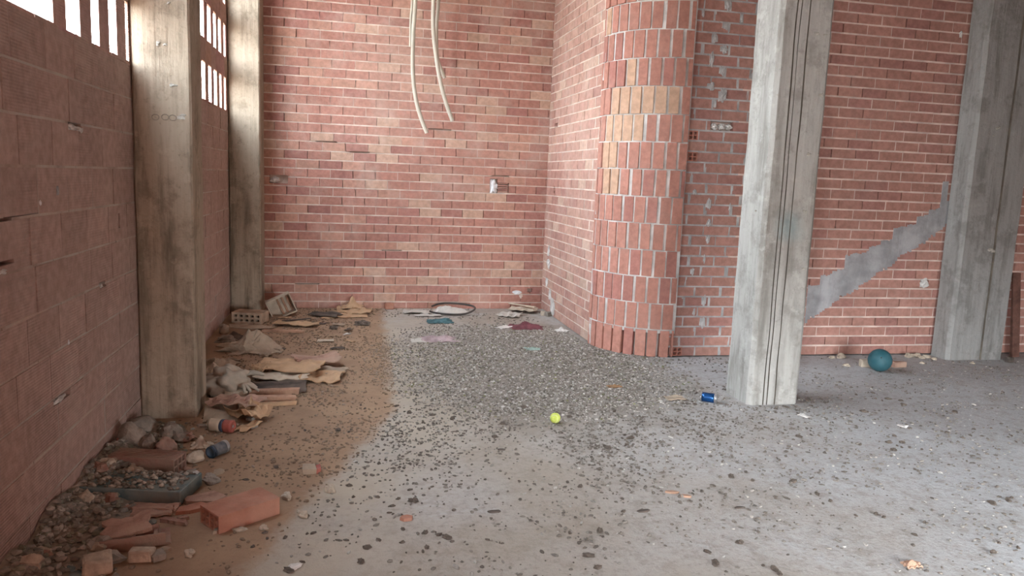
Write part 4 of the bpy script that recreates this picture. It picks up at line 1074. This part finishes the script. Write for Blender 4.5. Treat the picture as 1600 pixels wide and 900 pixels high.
grit('floor_grit', 31000, (-1.0, 6.2, 2.4, 8.7), .0088, 'dry grit and droppings strewn over the floor, thickest before the rounded brick corner')
# rubble grit heaped along the foot of the left wall
w = MB(); nx, ny = 16, 70; vs = []
for j in range(ny + 1):
    for i in range(nx + 1):
        x, y = WL + .005 + .42 * i / nx, 2.62 + 2.15 * j / ny
        vs.append(Vector((x, y, max(mound_h(x, y), 0) - .002 + .006 * mn.noise(Vector((x * 30, y * 30, 0))) * (1 if mound_h(x, y) > .005 else 0))))
w.add(vs, [(j * (nx + 1) + i, j * (nx + 1) + i + 1, (j + 1) * (nx + 1) + i + 1, (j + 1) * (nx + 1) + i) for j in range(ny) for i in range(nx)], (.22, .185, .15))
V, Fc = ICO[0]
for _ in range(2600):
    x = WL + .02 + abs(R.gauss(0, .17)); y = R.uniform(2.66, 4.72); h = mound_h(x, y)
    if x > WL + .45 or R.random() > .25 + h * 12: continue
    c = R.choice(((.20, .185, .16), (.155, .145, .125), (.25, .23, .20), (.20, .195, .15), (.34, .315, .275))); s = R.choice((.006, .008, .011, .016, .02)); a = R.uniform(0, 6); ca, sa = math.cos(a), math.sin(a)
    st = (s * R.uniform(.8, 1.6), s * R.uniform(.5, 1), s * R.uniform(.4, .8)); pv = []
    for p in V:
        f = R.uniform(.7, 1.2); q = (p.x * st[0] * f, p.y * st[1] * f, p.z * st[2] * f)
        pv.append(Vector((max(x + q[0] * ca - q[1] * sa, WL + .002), y + q[0] * sa + q[1] * ca, max(h + st[2] * .4 + q[2], -.001))))
    w.add(pv, Fc, c)
tag(w.build('rubble_grit', 'crumb'), 'grey rubble grit heaped along the foot of the left block wall', 'rubble', None, 'stuff')

# ------------------------------------------------------------------ daylight
wd = bpy.data.worlds.new('sky'); scn.world = wd; wd.use_nodes = True; nt = wd.node_tree; g = N(nt)
bg = nt.nodes['Background']; tc = g.n('ShaderNodeTexCoord').outputs['Generated']
sx = g.n('ShaderNodeSeparateXYZ'); g.l(tc, sx.inputs[0])
c = g.mix(g.ramp(sx.outputs['Z'], -.06, .06), (.16, .13, .10), (.82, .86, .88))
c = g.mix(g.ramp(sx.outputs['Z'], .05, .8), c, (.84, .95, 1.06))
g.l(c, bg.inputs['Color']); bg.inputs['Strength'].default_value = 22.0
def portal(name, loc, rot, sx_, sy_):        # sampling guide for the daylight in an opening; gives no light of its own
    ld = bpy.data.lights.new(name, 'AREA'); ld.shape = 'RECTANGLE'; ld.size, ld.size_y = sx_, sy_
    ld.cycles.is_portal = True
    o = bpy.data.objects.new(name, ld); COL.objects.link(o); o.location = loc; o.rotation_euler = rot
portal('rear_daylight', ((RX0 + RX1) / 2, RY - .06, RZ / 2), (-PI / 2, 0, PI), RX1 - RX0, RZ)
portal('side_daylight', (WL - .07, (LY0 + LY1) / 2, LZ / 2), (0, -PI / 2, 0), LZ, LY1 - LY0)
portal('screen_daylight', (WL - .01, 3.75, 3.26), (0, -PI / 2, 0), 2.34, 2.4)
portal('screen_daylight', (WL - .01, 6.8, 3.26), (0, -PI / 2, 0), 2.34, 3.1)

vs_ = scn.view_settings
vs_.view_transform = 'Standard'; vs_.look = 'None'; vs_.gamma = 1; vs_.use_curve_mapping = False
vs_.exposure = 1.34
scn.cycles.max_bounces = 8; scn.cycles.diffuse_bounces = 6
